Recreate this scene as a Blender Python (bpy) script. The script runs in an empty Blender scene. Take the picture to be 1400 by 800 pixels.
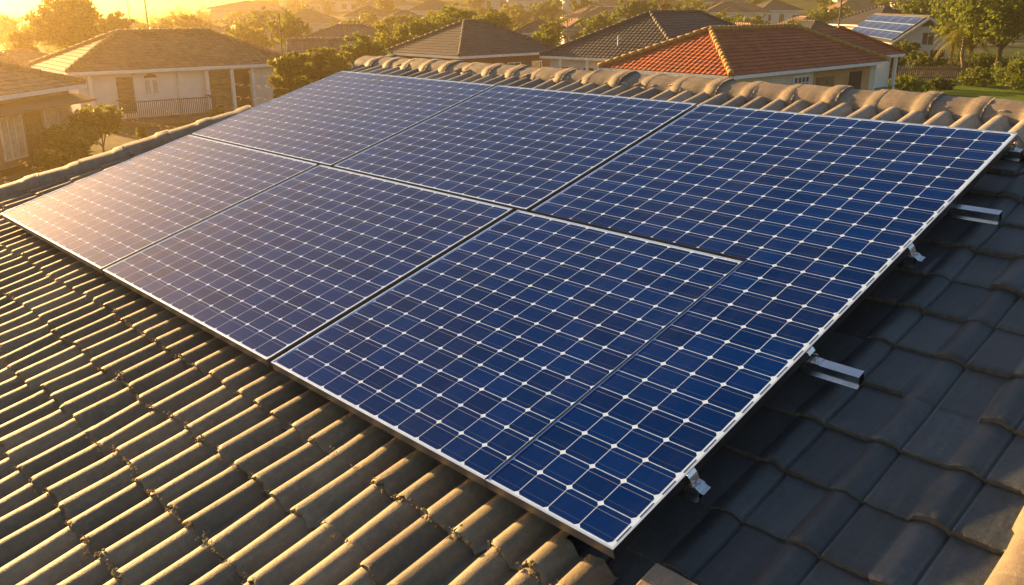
import bpy, bmesh, math, random
import numpy as np
from mathutils import Vector, Matrix

R = math.radians
C = bpy.context.scene.collection
sc = bpy.context.scene

# ------------------------------------------------------------------ camera, sky, sun, exposure
H = 6.0                       # camera height above the street
F_PX = 1177.0                 # focal length in pixels of the 1400 px wide frame
PITCH = math.atan2(394, 1177)
cam_d = bpy.data.cameras.new('camera')
cam = bpy.data.objects.new('camera', cam_d); C.objects.link(cam)
cam.location = (0, 0, H)
cam.rotation_euler = (math.pi/2 - PITCH, 0, 0)
cam_d.sensor_width = 36.0
cam_d.lens = F_PX/1400*36
cam_d.clip_start = 0.05
cam_d.clip_end = 12000
sc.camera = cam

SUN_AZ = R(-46)               # measured from the view axis, negative = left
SUN_EL = R(12.2)
world = bpy.data.worlds.new('World'); sc.world = world
world.use_nodes = True
wn = world.node_tree; wn.nodes.clear()
wo = wn.nodes.new('ShaderNodeOutputWorld'); bg = wn.nodes.new('ShaderNodeBackground')
sky = wn.nodes.new('ShaderNodeTexSky'); sky.sky_type = 'NISHITA'; sky.sun_disc = False
sky.sun_elevation = SUN_EL
sky.sun_rotation = SUN_AZ     # rotation 0 is +Y, clockwise positive
sky.air_density = 1.0; sky.dust_density = 1.0; sky.ozone_density = 1.5
bg.inputs['Strength'].default_value = 0.05
wn.links.new(sky.outputs[0], bg.inputs[0]); wn.links.new(bg.outputs[0], wo.inputs[0])

sun_l = bpy.data.lights.new('sun', 'SUN'); sun_l.energy = 5.0; sun_l.angle = R(0.6)
sun_l.color = (1.0, 0.61, 0.225)
sun = bpy.data.objects.new('sun', sun_l); C.objects.link(sun)
sun_dir = Vector((math.sin(SUN_AZ)*math.cos(SUN_EL), math.cos(SUN_AZ)*math.cos(SUN_EL), math.sin(SUN_EL)))
sun.rotation_euler = sun_dir.to_track_quat('Z', 'Y').to_euler()
sun.location = (-30, 20, 40)

sc.view_settings.view_transform = 'Standard'
sc.view_settings.look = 'None'
sc.view_settings.gamma = 1.0
sc.view_settings.use_curve_mapping = False
sc.view_settings.exposure = 2.06
sc.cycles.use_denoising = True
sc.cycles.max_bounces = 6
sc.cycles.diffuse_bounces = 3
sc.cycles.glossy_bounces = 3
sc.cycles.transparent_max_bounces = 12
sc.cycles.volume_bounces = 0
sc.cycles.caustics_reflective = False
sc.cycles.caustics_refractive = False

HAZE_DENSITY = 0.0016
HAZE_ANISO = 0.81

# ------------------------------------------------------------------ pixel -> place helpers (used only to find real positions)
cp, sp = math.cos(PITCH), math.sin(PITCH)
def ray(px, py):
    x, y, z = px-700, py-400, F_PX
    return Vector((x, z*cp - y*sp*-1*-1, 0)) if False else Vector((x, z*cp - y*sp, -z*sp - y*cp))
def gp(px, py, z=0.0):
    r = ray(px, py); t = (z-H)/r.z
    return Vector((r.x*t, r.y*t, z))
def pt(px, py, Y):
    r = ray(px, py); t = Y/r.y
    return Vector((r.x*t, Y, H + r.z*t))
def atx(px, Y, z=0.0):
    return (px-700)/F_PX*(Y*cp + (H-z)*sp)

# ------------------------------------------------------------------ object helpers
def tag(o, label=None, cat=None, group=None, kind=None):
    if label: o['label'] = label
    if cat: o['category'] = cat
    if group: o['group'] = group
    if kind: o['kind'] = kind
    return o
def thing(name, label, cat, loc=(0,0,0), rot=None, group=None):
    o = bpy.data.objects.new(name, None); C.objects.link(o)
    o.empty_display_size = 0.2
    if rot is not None:
        o.matrix_world = Matrix.Translation(Vector(loc)) @ rot.to_4x4()
    else:
        o.location = loc
    return tag(o, label, cat, group)
def link_mesh(name, me, parent=None, mats=()):
    o = bpy.data.objects.new(name, me); C.objects.link(o)
    for m in mats: me.materials.append(m)
    if parent is not None: o.parent = parent
    return o
class MB:
    """collects shapes into ONE mesh"""
    def __init__(s): s.v=[]; s.f=[]; s.m=[]; s.sm=[]; s.uv=[]
    def add(s, verts, faces, mi=0, smooth=False, uvs=None):
        b=len(s.v); s.v += [tuple(v) for v in verts]
        for k,f in enumerate(faces):
            s.f.append(tuple(b+i for i in f)); s.m.append(mi); s.sm.append(smooth)
            s.uv.append(uvs[k] if uvs else None)
        return s
    def box(s, x0,y0,z0,x1,y1,z1, mi=0):
        v=[(x0,y0,z0),(x1,y0,z0),(x1,y1,z0),(x0,y1,z0),(x0,y0,z1),(x1,y0,z1),(x1,y1,z1),(x0,y1,z1)]
        return s.add(v,[(3,2,1,0),(4,5,6,7),(0,1,5,4),(1,2,6,5),(2,3,7,6),(3,0,4,7)],mi)
    def bar(s, a, b, w, h=None, mi=0):
        """box bar from a to b"""
        h = h or w; a=Vector(a); b=Vector(b); d=(b-a).normalized()
        up = Vector((0,0,1)) if abs(d.z)<.95 else Vector((0,1,0))
        sx = d.cross(up).normalized()*(w/2); sy = sx.cross(d).normalized()*(h/2)
        v=[p+i*sx+j*sy for p in (a,b) for i,j in ((-1,-1),(1,-1),(1,1),(-1,1))]
        return s.add(v,[(0,1,2,3),(7,6,5,4),(0,4,5,1),(1,5,6,2),(2,6,7,3),(3,7,4,0)],mi)
    def tube(s, pts, radii, n=8, mi=0, cap=True):
        pts=[Vector(p) for p in pts]; vs=[]; fs=[]
        for i,p in enumerate(pts):
            d=(pts[min(i+1,len(pts)-1)]-pts[max(i-1,0)]).normalized()
            up=Vector((0,0,1)) if abs(d.z)<.9 else Vector((1,0,0))
            a=d.cross(up).normalized(); b=a.cross(d)
            for k in range(n):
                t=2*math.pi*k/n; vs.append(p+(a*math.cos(t)+b*math.sin(t))*radii[i])
        for i in range(len(pts)-1):
            for k in range(n):
                k2=(k+1)%n; fs.append((i*n+k,i*n+k2,(i+1)*n+k2,(i+1)*n+k))
        if cap: fs.append(tuple(range(n-1,-1,-1))); fs.append(tuple((len(pts)-1)*n+k for k in range(n)))
        return s.add(vs,fs,mi,True)
    def build(s, name, mats, parent=None, bevel=0):
        me=bpy.data.meshes.new(name); me.from_pydata(s.v,[],s.f)
        me.polygons.foreach_set('material_index', s.m); me.polygons.foreach_set('use_smooth', s.sm)
        if any(u is not None for u in s.uv):
            l=me.uv_layers.new(name='UVMap'); i=0
            for f,u in zip(s.f,s.uv):
                for k in range(len(f)):
                    l.data[i].uv = u[k] if u else (0,0); i+=1
        me.update()
        o=link_mesh(name, me, parent, mats if isinstance(mats,(list,tuple)) else [mats])
        if bevel:
            b=o.modifiers.new('bevel','BEVEL'); b.width=bevel; b.segments=2; b.limit_method='ANGLE'
        return o

# ------------------------------------------------------------------ materials
def newmat(name):
    m=bpy.data.materials.new(name); m.use_nodes=True
    nt=m.node_tree; b=nt.nodes['Principled BSDF']; return m, nt, b
def N(nt, t, **kw):
    n=nt.nodes.new(t)
    for k,v in kw.items():
        if k in n.inputs: n.inputs[k].default_value=v
        else: setattr(n,k,v)
    return n
def M(nt, op, a, b=None, c=None):
    n=nt.nodes.new('ShaderNodeMath'); n.operation=op
    for i,x in enumerate((a,b,c)):
        if x is None: continue
        if isinstance(x,(int,float)): n.inputs[i].default_value=x
        else: nt.links.new(x,n.inputs[i])
    return n.outputs[0]
def mixc(nt, fac, a, b, mode='MIX'):
    n=nt.nodes.new('ShaderNodeMix'); n.data_type='RGBA'; n.blend_type=mode
    for sock,x in ((n.inputs['Factor'],fac),(n.inputs['A'],a),(n.inputs['B'],b)):
        if isinstance(x,(int,float)): sock.default_value=x
        elif isinstance(x,tuple): sock.default_value=(*x,1) if len(x)==3 else x
        else: nt.links.new(x,sock)
    return [o for o in n.outputs if o.type=='RGBA'][0]
def ramp(nt, fac, stops):
    n=nt.nodes.new('ShaderNodeValToRGB'); e=n.color_ramp.elements
    e[0].position,e[0].color=stops[0][0],(*stops[0][1],1)
    e[1].position,e[1].color=stops[-1][0],(*stops[-1][1],1)
    for p,c in stops[1:-1]:
        k=e.new(p); k.color=(*c,1)
    nt.links.new(fac,n.inputs[0]); return n.outputs[0]
def noise(nt, scale, detail=4, rough=.55, vec=None, dist=0):
    n=N(nt,'ShaderNodeTexNoise',Scale=scale,Detail=detail,Roughness=rough,Distortion=dist)
    if vec is None:
        tc=nt.nodes.new('ShaderNodeTexCoord'); vec=tc.outputs['Object']
    nt.links.new(vec,n.inputs['Vector']); return n.outputs['Fac']
def bump(nt, bsdf, height, strength=.3, dist=.01):
    n=N(nt,'ShaderNodeBump',Strength=strength,Distance=dist); nt.links.new(height,n.inputs['Height'])
    nt.links.new(n.outputs[0],bsdf.inputs['Normal'])
def surf(name, col, rough=.7, var=.25, scale=6, bstr=.15, bdist=.01, metal=0, spec=.5, col2=None):
    m,nt,b=newmat(name)
    f=noise(nt,scale,5)
    c2=col2 or tuple(c*(1-var) for c in col)
    c1=tuple(min(1,c*(1+var*.5)) for c in col)
    nt.links.new(ramp(nt,f,[(.3,c2),(.7,c1)]),b.inputs['Base Color'])
    b.inputs['Roughness'].default_value=rough; b.inputs['Metallic'].default_value=metal
    b.inputs['Specular IOR Level'].default_value=spec
    if bstr: bump(nt,b,noise(nt,scale*6,4),bstr,bdist)
    return m
def tile_mat(name, dark, light, lichen, rough, lichen_amt):
    m,nt,b=newmat(name)
    f=noise(nt,2.2,6,.6); f2=noise(nt,38,4,.65); f3=noise(nt,9,5,.6)
    base=ramp(nt,f,[(.32,dark),(.68,light)])
    base=mixc(nt,M(nt,'MULTIPLY',ramp(nt,f2,[(.45,(0,0,0)),(.75,(1,1,1))]),.35),base,tuple(min(1,c*1.7) for c in light))
    sp_=M(nt,'MULTIPLY',ramp(nt,f3,[(.58,(0,0,0)),(.70,(1,1,1))]),lichen_amt)
    base=mixc(nt,sp_,base,lichen)
    tcx=nt.nodes.new('ShaderNodeTexCoord'); mp=nt.nodes.new('ShaderNodeMapping'); mp.inputs['Scale'].default_value=(30,3.5,8)
    nt.links.new(tcx.outputs['Object'],mp.inputs['Vector'])
    st=noise(nt,1.0,5,.65,vec=mp.outputs[0]); fg=noise(nt,420,2,.7)
    base=mixc(nt,M(nt,'MULTIPLY',ramp(nt,st,[(.50,(0,0,0)),(.72,(1,1,1))]),.30),base,tuple(min(1,c*1.8+.01) for c in light))
    base=mixc(nt,M(nt,'MULTIPLY',ramp(nt,fg,[(.56,(0,0,0)),(.68,(1,1,1))]),.35),base,tuple(min(1,c*2.0+.01) for c in light))
    at=nt.nodes.new('ShaderNodeAttribute'); at.attribute_name='tile_tone'
    hs=nt.nodes.new('ShaderNodeHueSaturation'); nt.links.new(base,hs.inputs['Color'])
    nt.links.new(M(nt,'ADD',M(nt,'MULTIPLY',at.outputs['Fac'],.55),.72),hs.inputs['Value'])
    base=hs.outputs['Color']
    nt.links.new(base,b.inputs['Base Color'])
    nt.links.new(M(nt,'ADD',M(nt,'MULTIPLY',f2,.25),rough-.12),b.inputs['Roughness'])
    bump(nt,b,M(nt,'ADD',M(nt,'MULTIPLY',f2,.6),M(nt,'MULTIPLY',noise(nt,160,2),.4)),.5,.006)
    return m
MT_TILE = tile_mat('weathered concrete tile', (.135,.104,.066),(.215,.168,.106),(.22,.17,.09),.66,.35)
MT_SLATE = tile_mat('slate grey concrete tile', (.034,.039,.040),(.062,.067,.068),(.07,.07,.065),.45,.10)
MT_RIDGE = tile_mat('sandy mortar ridge tile', (.21,.165,.115),(.30,.24,.17),(.17,.14,.10),.75,.55)
MT_SANDY = tile_mat('lighter sandy roll tile',(.19,.155,.115),(.29,.24,.18),(.24,.18,.10),.68,.5)  # lighter version of the ribbed tile, for the course below the ridge
MT_EDGE = surf('raw sandy tile edge',(.17,.14,.10),.8,.3,30,.3)
MT_CRUMB = surf('dry moss and mortar crumbs',(.42,.31,.14),.95,.5,40,.6,.01)

def roof_mat(name, col, var=.25, rollw=.30, strength=.35, mort=None):
    """far roof tiles: rolls run up the slope (UV x in metres), courses are modelled"""
    m,nt,b=newmat(name)
    uv=nt.nodes.new('ShaderNodeUVMap'); s=nt.nodes.new('ShaderNodeSeparateXYZ'); nt.links.new(uv.outputs[0],s.inputs[0])
    w=M(nt,'SINE',M(nt,'MULTIPLY',s.outputs[0],2*math.pi/rollw))
    cell=nt.nodes.new('ShaderNodeCombineXYZ')
    nt.links.new(M(nt,'FLOOR',M(nt,'DIVIDE',s.outputs[0],rollw)),cell.inputs[0]); nt.links.new(M(nt,'FLOOR',M(nt,'DIVIDE',s.outputs[1],.34)),cell.inputs[1])
    wnz=nt.nodes.new('ShaderNodeTexWhiteNoise'); nt.links.new(cell.outputs[0],wnz.inputs[0])
    f=M(nt,'ADD',M(nt,'MULTIPLY',wnz.outputs[0],.4),M(nt,'MULTIPLY',noise(nt,.8,6,.65),.75))
    nt.links.new(ramp(nt,f,[(.3,tuple(c*(1-var*1.3) for c in col)),(.85,tuple(c*(1+var) for c in col))]),b.inputs['Base Color'])
    b.inputs['Roughness'].default_value=.7
    bump(nt,b,w,strength,.05)
    return m
MR_RED = roof_mat('red clay roof',(.31,.064,.014),.3,strength=.6)
MR_BROWN = roof_mat('brown tile roof',(.26,.14,.06),.3)
MR_TAN = roof_mat('tan tile roof',(.30,.18,.08),.3)
MR_GREY = roof_mat('grey tile roof',(.075,.066,.060),.25)
MR_DARK = roof_mat('charcoal tile roof',(.034,.036,.042),.3)
MR_PINK = roof_mat('dusty terracotta roof',(.24,.13,.085),.3)
MR_CAPS = surf('pale roof cap',(.26,.19,.14),.8,.3,6,0)
MR_HIPCAP = surf('ochre hip cap mortar',(.42,.22,.06),.8,.35,6,.3,.02)
MR_CAPGREY = surf('grey hip cap tile',(.20,.175,.15),.8,.3,6,.3,.02)
MW_WHITE = surf('white render wall',(.72,.68,.62),.85,.12,1.2,.15,.01)
MW_CREAM = surf('cream render wall',(.62,.53,.40),.85,.15,1.2,.15,.01)
MW_OCHRE = surf('ochre render wall',(.50,.27,.10),.85,.18,1.2,.15,.01)
MW_BROWN = surf('brown brick wall',(.23,.13,.075),.9,.25,5,.3,.01)
MW_TANW = surf('tan timber wall',(.36,.24,.13),.8,.2,3,.2,.01)
M_FASCIA = surf('white painted fascia',(.75,.73,.69),.5,.1,3,0)
M_DOOR = surf('brown timber door',(.22,.12,.05),.6,.3,8,.2)
M_DARK = surf('dark interior',(.02,.018,.016),.8,.3,3,0)
M_CURT = surf('pale curtain cloth',(.55,.47,.36),.9,.2,6,0)
M_IRON = surf('dark painted iron',(.03,.03,.035),.5,.2,5,0)
M_POLE = surf('weathered pole timber',(.16,.12,.09),.9,.3,10,.3)
M_CONC = surf('weathered concrete',(.34,.30,.25),.9,.25,3,.3)
M_STEELV = surf('pale pole metal',(.6,.58,.55),.4,.1,4,0,metal=.4)
def glass_pane():
    m,nt,b=newmat('window glass'); f=noise(nt,1.2,3)
    nt.links.new(ramp(nt,f,[(.35,(.015,.018,.022)),(.7,(.05,.055,.06))]),b.inputs['Base Color'])
    b.inputs['Roughness'].default_value=.08; b.inputs['Specular IOR Level'].default_value=.8
    return m
M_PANE=glass_pane()
def shutter_mat():
    m,nt,b=newmat('roller shutter'); tc=nt.nodes.new('ShaderNodeTexCoord'); s=nt.nodes.new('ShaderNodeSeparateXYZ')
    nt.links.new(tc.outputs['Object'],s.inputs[0])
    w=M(nt,'SINE',M(nt,'MULTIPLY',s.outputs[2],2*math.pi/.12))
    nt.links.new(ramp(nt,noise(nt,3,4),[(.3,(.20,.13,.06)),(.7,(.27,.18,.09))]),b.inputs['Base Color'])
    b.inputs['Roughness'].default_value=.55; bump(nt,b,w,.6,.03); return m
M_SHUT=shutter_mat()
def leaf_mat(name, a, bcol, trans=.55):
    m,nt,b=newmat(name)
    g=nt.nodes.new('ShaderNodeNewGeometry')
    f=M(nt,'ADD',M(nt,'MULTIPLY',g.outputs['Random Per Island'],.6),M(nt,'MULTIPLY',noise(nt,.9,3),.5))
    col=ramp(nt,f,[(.2,a),(.85,bcol)])
    nt.links.new(col,b.inputs['Base Color']); b.inputs['Roughness'].default_value=.55; b.inputs['Specular IOR Level'].default_value=.3
    t=nt.nodes.new('ShaderNodeBsdfTranslucent'); nt.links.new(mixc(nt,.5,col,(.20,.22,.02),'MIX'),t.inputs[0])
    mx=nt.nodes.new('ShaderNodeMixShader'); mx.inputs[0].default_value=trans
    nt.links.new(b.outputs[0],mx.inputs[1]); nt.links.new(t.outputs[0],mx.inputs[2])
    nt.links.new(mx.outputs[0],nt.nodes['Material Output'].inputs[0]); return m
ML_DEEP=leaf_mat('deep green leaves',(.035,.07,.013),(.10,.14,.022))
ML_MID=leaf_mat('mid green leaves',(.06,.105,.012),(.20,.24,.028))
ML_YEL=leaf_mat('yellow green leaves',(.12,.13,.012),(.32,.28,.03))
ML_OLIVE=leaf_mat('olive leaves',(.06,.065,.015),(.15,.13,.03))
ML_DRY=leaf_mat('rusty leaves',(.12,.05,.015),(.22,.10,.03))
M_BARK=surf('tree bark',(.12,.085,.055),.95,.4,14,.6,.03)
M_BARKP=surf('pale palm bark',(.26,.19,.12),.95,.4,10,.6,.03)
def aluminium(name,col,rough,metal=1.0):
    m,nt,b=newmat(name); f=noise(nt,30,3)
    nt.links.new(ramp(nt,f,[(.3,tuple(c*.85 for c in col)),(.7,col)]),b.inputs['Base Color'])
    b.inputs['Metallic'].default_value=metal
    nt.links.new(M(nt,'ADD',M(nt,'MULTIPLY',f,.15),rough-.07),b.inputs['Roughness']); return m
M_ALU=aluminium('brushed aluminium',(.72,.73,.75),.24)
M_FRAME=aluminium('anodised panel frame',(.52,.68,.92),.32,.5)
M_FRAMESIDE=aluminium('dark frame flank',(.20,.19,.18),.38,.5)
M_FLANK_SHADE=aluminium('frame flank with painted shade',(.012,.012,.014),.45,0)  # shade on the array's right flank, put into the colour as near-black
M_SEAM=aluminium('navy seam strip',(.008,.018,.06),.25,0)
M_UNDER=surf('panel backsheet',(.03,.03,.035),.7,.2,5,0)

CW, CH = .1362, .1195        # cell pitch along / up the roof
def cell_mat(name='solar cells under glass', cw=CW, ch=CH, line=1.0, rough=.02):
    m,nt,b=newmat(name)
    uv=nt.nodes.new('ShaderNodeUVMap'); s=nt.nodes.new('ShaderNodeSeparateXYZ'); nt.links.new(uv.outputs[0],s.inputs[0])
    U=M(nt,'DIVIDE',s.outputs[0],cw); V=M(nt,'DIVIDE',s.outputs[1],ch)
    def edge(x,size): # distance in metres to nearest cell boundary
        fr=M(nt,'FRACT',x); return M(nt,'MULTIPLY',M(nt,'SUBTRACT',.5,M(nt,'ABSOLUTE',M(nt,'SUBTRACT',fr,.5))),size)
    du=edge(U,cw); dv=edge(V,ch)
    def soft(d,w,s_=.0006): # 1 inside w
        return M(nt,'SUBTRACT',1.0,M(nt,'SMOOTH_MIN',1.0,M(nt,'DIVIDE',M(nt,'MAXIMUM',M(nt,'SUBTRACT',d,w),0.0),s_),.0))
    lines=M(nt,'MAXIMUM',M(nt,'LESS_THAN',du,.0018*line),M(nt,'LESS_THAN',dv,.0021*line))
    dia=M(nt,'LESS_THAN',M(nt,'ADD',du,dv),.0138)
    fv=M(nt,'FRACT',V)
    bus1=M(nt,'LESS_THAN',M(nt,'ABSOLUTE',M(nt,'SUBTRACT',fv,.80)),.0075)
    bus2=M(nt,'LESS_THAN',M(nt,'ABSOLUTE',M(nt,'SUBTRACT',fv,.20)),.0075)
    cell=nt.nodes.new('ShaderNodeCombineXYZ'); nt.links.new(M(nt,'FLOOR',U),cell.inputs[0]); nt.links.new(M(nt,'FLOOR',V),cell.inputs[1])
    tc=nt.nodes.new('ShaderNodeTexCoord'); va=nt.nodes.new('ShaderNodeVectorMath'); va.operation='ADD'
    oi=nt.nodes.new('ShaderNodeObjectInfo'); nt.links.new(cell.outputs[0],va.inputs[0]); nt.links.new(oi.outputs['Location'],va.inputs[1])
    wnz=nt.nodes.new('ShaderNodeTexWhiteNoise'); nt.links.new(va.outputs[0],wnz.inputs[0])
    f=M(nt,'ADD',M(nt,'MULTIPLY',wnz.outputs[0],.75),M(nt,'MULTIPLY',noise(nt,300,2,.6),.35))
    col=ramp(nt,f,[(.1,(.0001,.0150,.098)),(.9,(.0002,.0235,.152))])
    busf=M(nt,'MULTIPLY',M(nt,'ADD',bus1,M(nt,'MULTIPLY',bus2,.25)),M(nt,'MULTIPLY',noise(nt,2.5,3),.85))
    col=mixc(nt,busf,col,(.45,.52,.62))
    white=M(nt,'MAXIMUM',M(nt,'MULTIPLY',lines,.62),M(nt,'MULTIPLY',dia,1.0))
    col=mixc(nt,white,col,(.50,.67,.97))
    # faint dust film gathered in streaks
    tcd=nt.nodes.new('ShaderNodeTexCoord'); md=nt.nodes.new('ShaderNodeMapping'); md.inputs['Scale'].default_value=(9,1.3,1)
    nt.links.new(tcd.outputs['Object'],md.inputs['Vector'])
    dst=noise(nt,1.0,6,.7,vec=md.outputs[0])
    col=mixc(nt,M(nt,'MULTIPLY',ramp(nt,dst,[(.5,(0,0,0)),(.8,(1,1,1))]),.022),col,(.45,.40,.32))
    dust=M(nt,'MULTIPLY',ramp(nt,noise(nt,1.6,6,.6,dist=.6),[(.4,(0,0,0)),(.8,(1,1,1))]),.014)
    col=mixc(nt,dust,col,(.45,.38,.28))
    nt.links.new(col,b.inputs['Base Color'])
    b.inputs['Roughness'].default_value=rough+.16
    b.inputs['Specular IOR Level'].default_value=.035
    b.inputs['Coat Weight'].default_value=.20; b.inputs['Coat Roughness'].default_value=.06; b.inputs['Coat IOR'].default_value=1.35
    return m
M_CELL=cell_mat()
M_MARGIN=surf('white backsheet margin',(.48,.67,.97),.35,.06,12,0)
M_SLOT=surf('dark ribbon slots',(.02,.03,.07),.4,.1,12,0)

# ------------------------------------------------------------------ the ground
def sst(a,b,x):
    t=np.clip((x-a)/(b-a),0,1); return t*t*(3-2*t)
def ground_z(x,y):
    d=np.hypot(x,y); az=np.degrees(np.arctan2(x,np.maximum(y,1e-6)))
    az=np.where(y<=0,np.where(x<0,-90,90),az)
    left=1-sst(-26,-16,az); right=sst(-21,-6,az)
    fall=-7.0*sst(85,330,d)*left
    rise=21.0*sst(130,430,d)*right
    return fall+rise
def build_ground():
    rs=np.concatenate([[0],np.geomspace(6,3000,54)]); na=144
    v=[(0,0,0)]; f=[]
    for r in rs[1:]:
        for k in range(na):
            a=2*math.pi*k/na; x,y=r*math.sin(a),r*math.cos(a); v.append((x,y,float(ground_z(np.array(x),np.array(y)))))
    for k in range(na): f.append((0,1+(k+1)%na,1+k))
    for i in range(len(rs)-2):
        for k in range(na):
            a=1+i*na+k; b=1+i*na+(k+1)%na; f.append((a,b,b+na,a+na))
    me=bpy.data.meshes.new('ground'); me.from_pydata(v,[],f); me.polygons.foreach_set('use_smooth',[True]*len(f))
    m,nt,b=newmat('grass and dry earth')
    n1=noise(nt,.09,6,.6); n2=noise(nt,2.5,6,.7); n3=noise(nt,.025,4)
    g=ramp(nt,n2,[(.3,(.035,.055,.012)),(.7,(.085,.11,.022))])
    d=ramp(nt,n2,[(.3,(.12,.095,.06)),(.7,(.20,.16,.10))])
    nt.links.new(mixc(nt,ramp(nt,n1,[(.5,(0,0,0)),(.62,(1,1,1))]),g,d),b.inputs['Base Color']); b.inputs['Roughness'].default_value=.95
    b.inputs['Specular IOR Level'].default_value=.1
    bump(nt,b,n2,.8,.08)
    o=link_mesh('ground',me,None,[m]); tag(o,kind='structure'); return o
build_ground()
def build_lawn():
    m,nt,b=newmat('mown lawn'); n2=noise(nt,1.2,6,.7); n3=noise(nt,14,3,.7)
    nt.links.new(ramp(nt,M(nt,'ADD',M(nt,'MULTIPLY',n2,.5),M(nt,'MULTIPLY',n3,.5)),[(.35,(.07,.12,.012)),(.65,(.15,.21,.022))]),b.inputs['Base Color'])
    b.inputs['Roughness'].default_value=.95; b.inputs['Specular IOR Level'].default_value=.1; bump(nt,b,n3,.9,.06)
    mb=MB(); P=[gp(1195,150),gp(1600,150),gp(1560,108),gp(1205,111)]
    mb.add([(p.x,p.y,.03) for p in P],[(0,1,2,3)]); o=mb.build('lawn',m); tag(o,kind='structure')
build_lawn()

# ------------------------------------------------------------------ haze
def build_haze():
    mb=MB(); mb.box(-3100,-3100,-8.2,3100,3100,36)
    m=bpy.data.materials.new('haze'); m.use_nodes=True; nt=m.node_tree; nt.nodes.clear()
    o=nt.nodes.new('ShaderNodeOutputMaterial'); v=nt.nodes.new('ShaderNodeVolumePrincipled')
    v.inputs['Color'].default_value=(.97,.70,.33,1); v.inputs['Density'].default_value=HAZE_DENSITY; v.inputs['Anisotropy'].default_value=HAZE_ANISO
    nt.links.new(v.outputs[0],o.inputs['Volume'])
    h=mb.build('haze',m); tag(h,kind='stuff')
if HAZE_DENSITY>0: build_haze()

# ------------------------------------------------------------------ own roof frame
cam_f=Vector((0,cp,-sp)); cam_dn=Vector((0,-sp,-cp)); cam_r=Vector((1,0,0))
def camvec(x,y,z): return (cam_r*x+cam_dn*y+cam_f*z).normalized()
d1=camvec(-1221,-394,1177); d2=camvec(1460,-1008,1177)
eu=-d1; en=eu.cross(d2).normalized(); ev=en.cross(eu).normalized()
S=2.0; HR=.17                      # camera above panel face; panel face above roof plane (metres)
camp=Vector((0,0,H))
O_roof=camp-en*(S+HR)
RM=Matrix((eu,ev,en)).transposed() # columns
def roofpt(u,v,w=0): return O_roof+eu*u+ev*v+en*w

V_RIDGE=5.33; V_EAVE=-3.2; U_L0=-9.15; U_R0=-0.40
house=thing('tiled_house','house in the foreground under a dark ribbed tile roof that carries the solar array','house',loc=roofpt(0,0,0),rot=RM)

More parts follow.
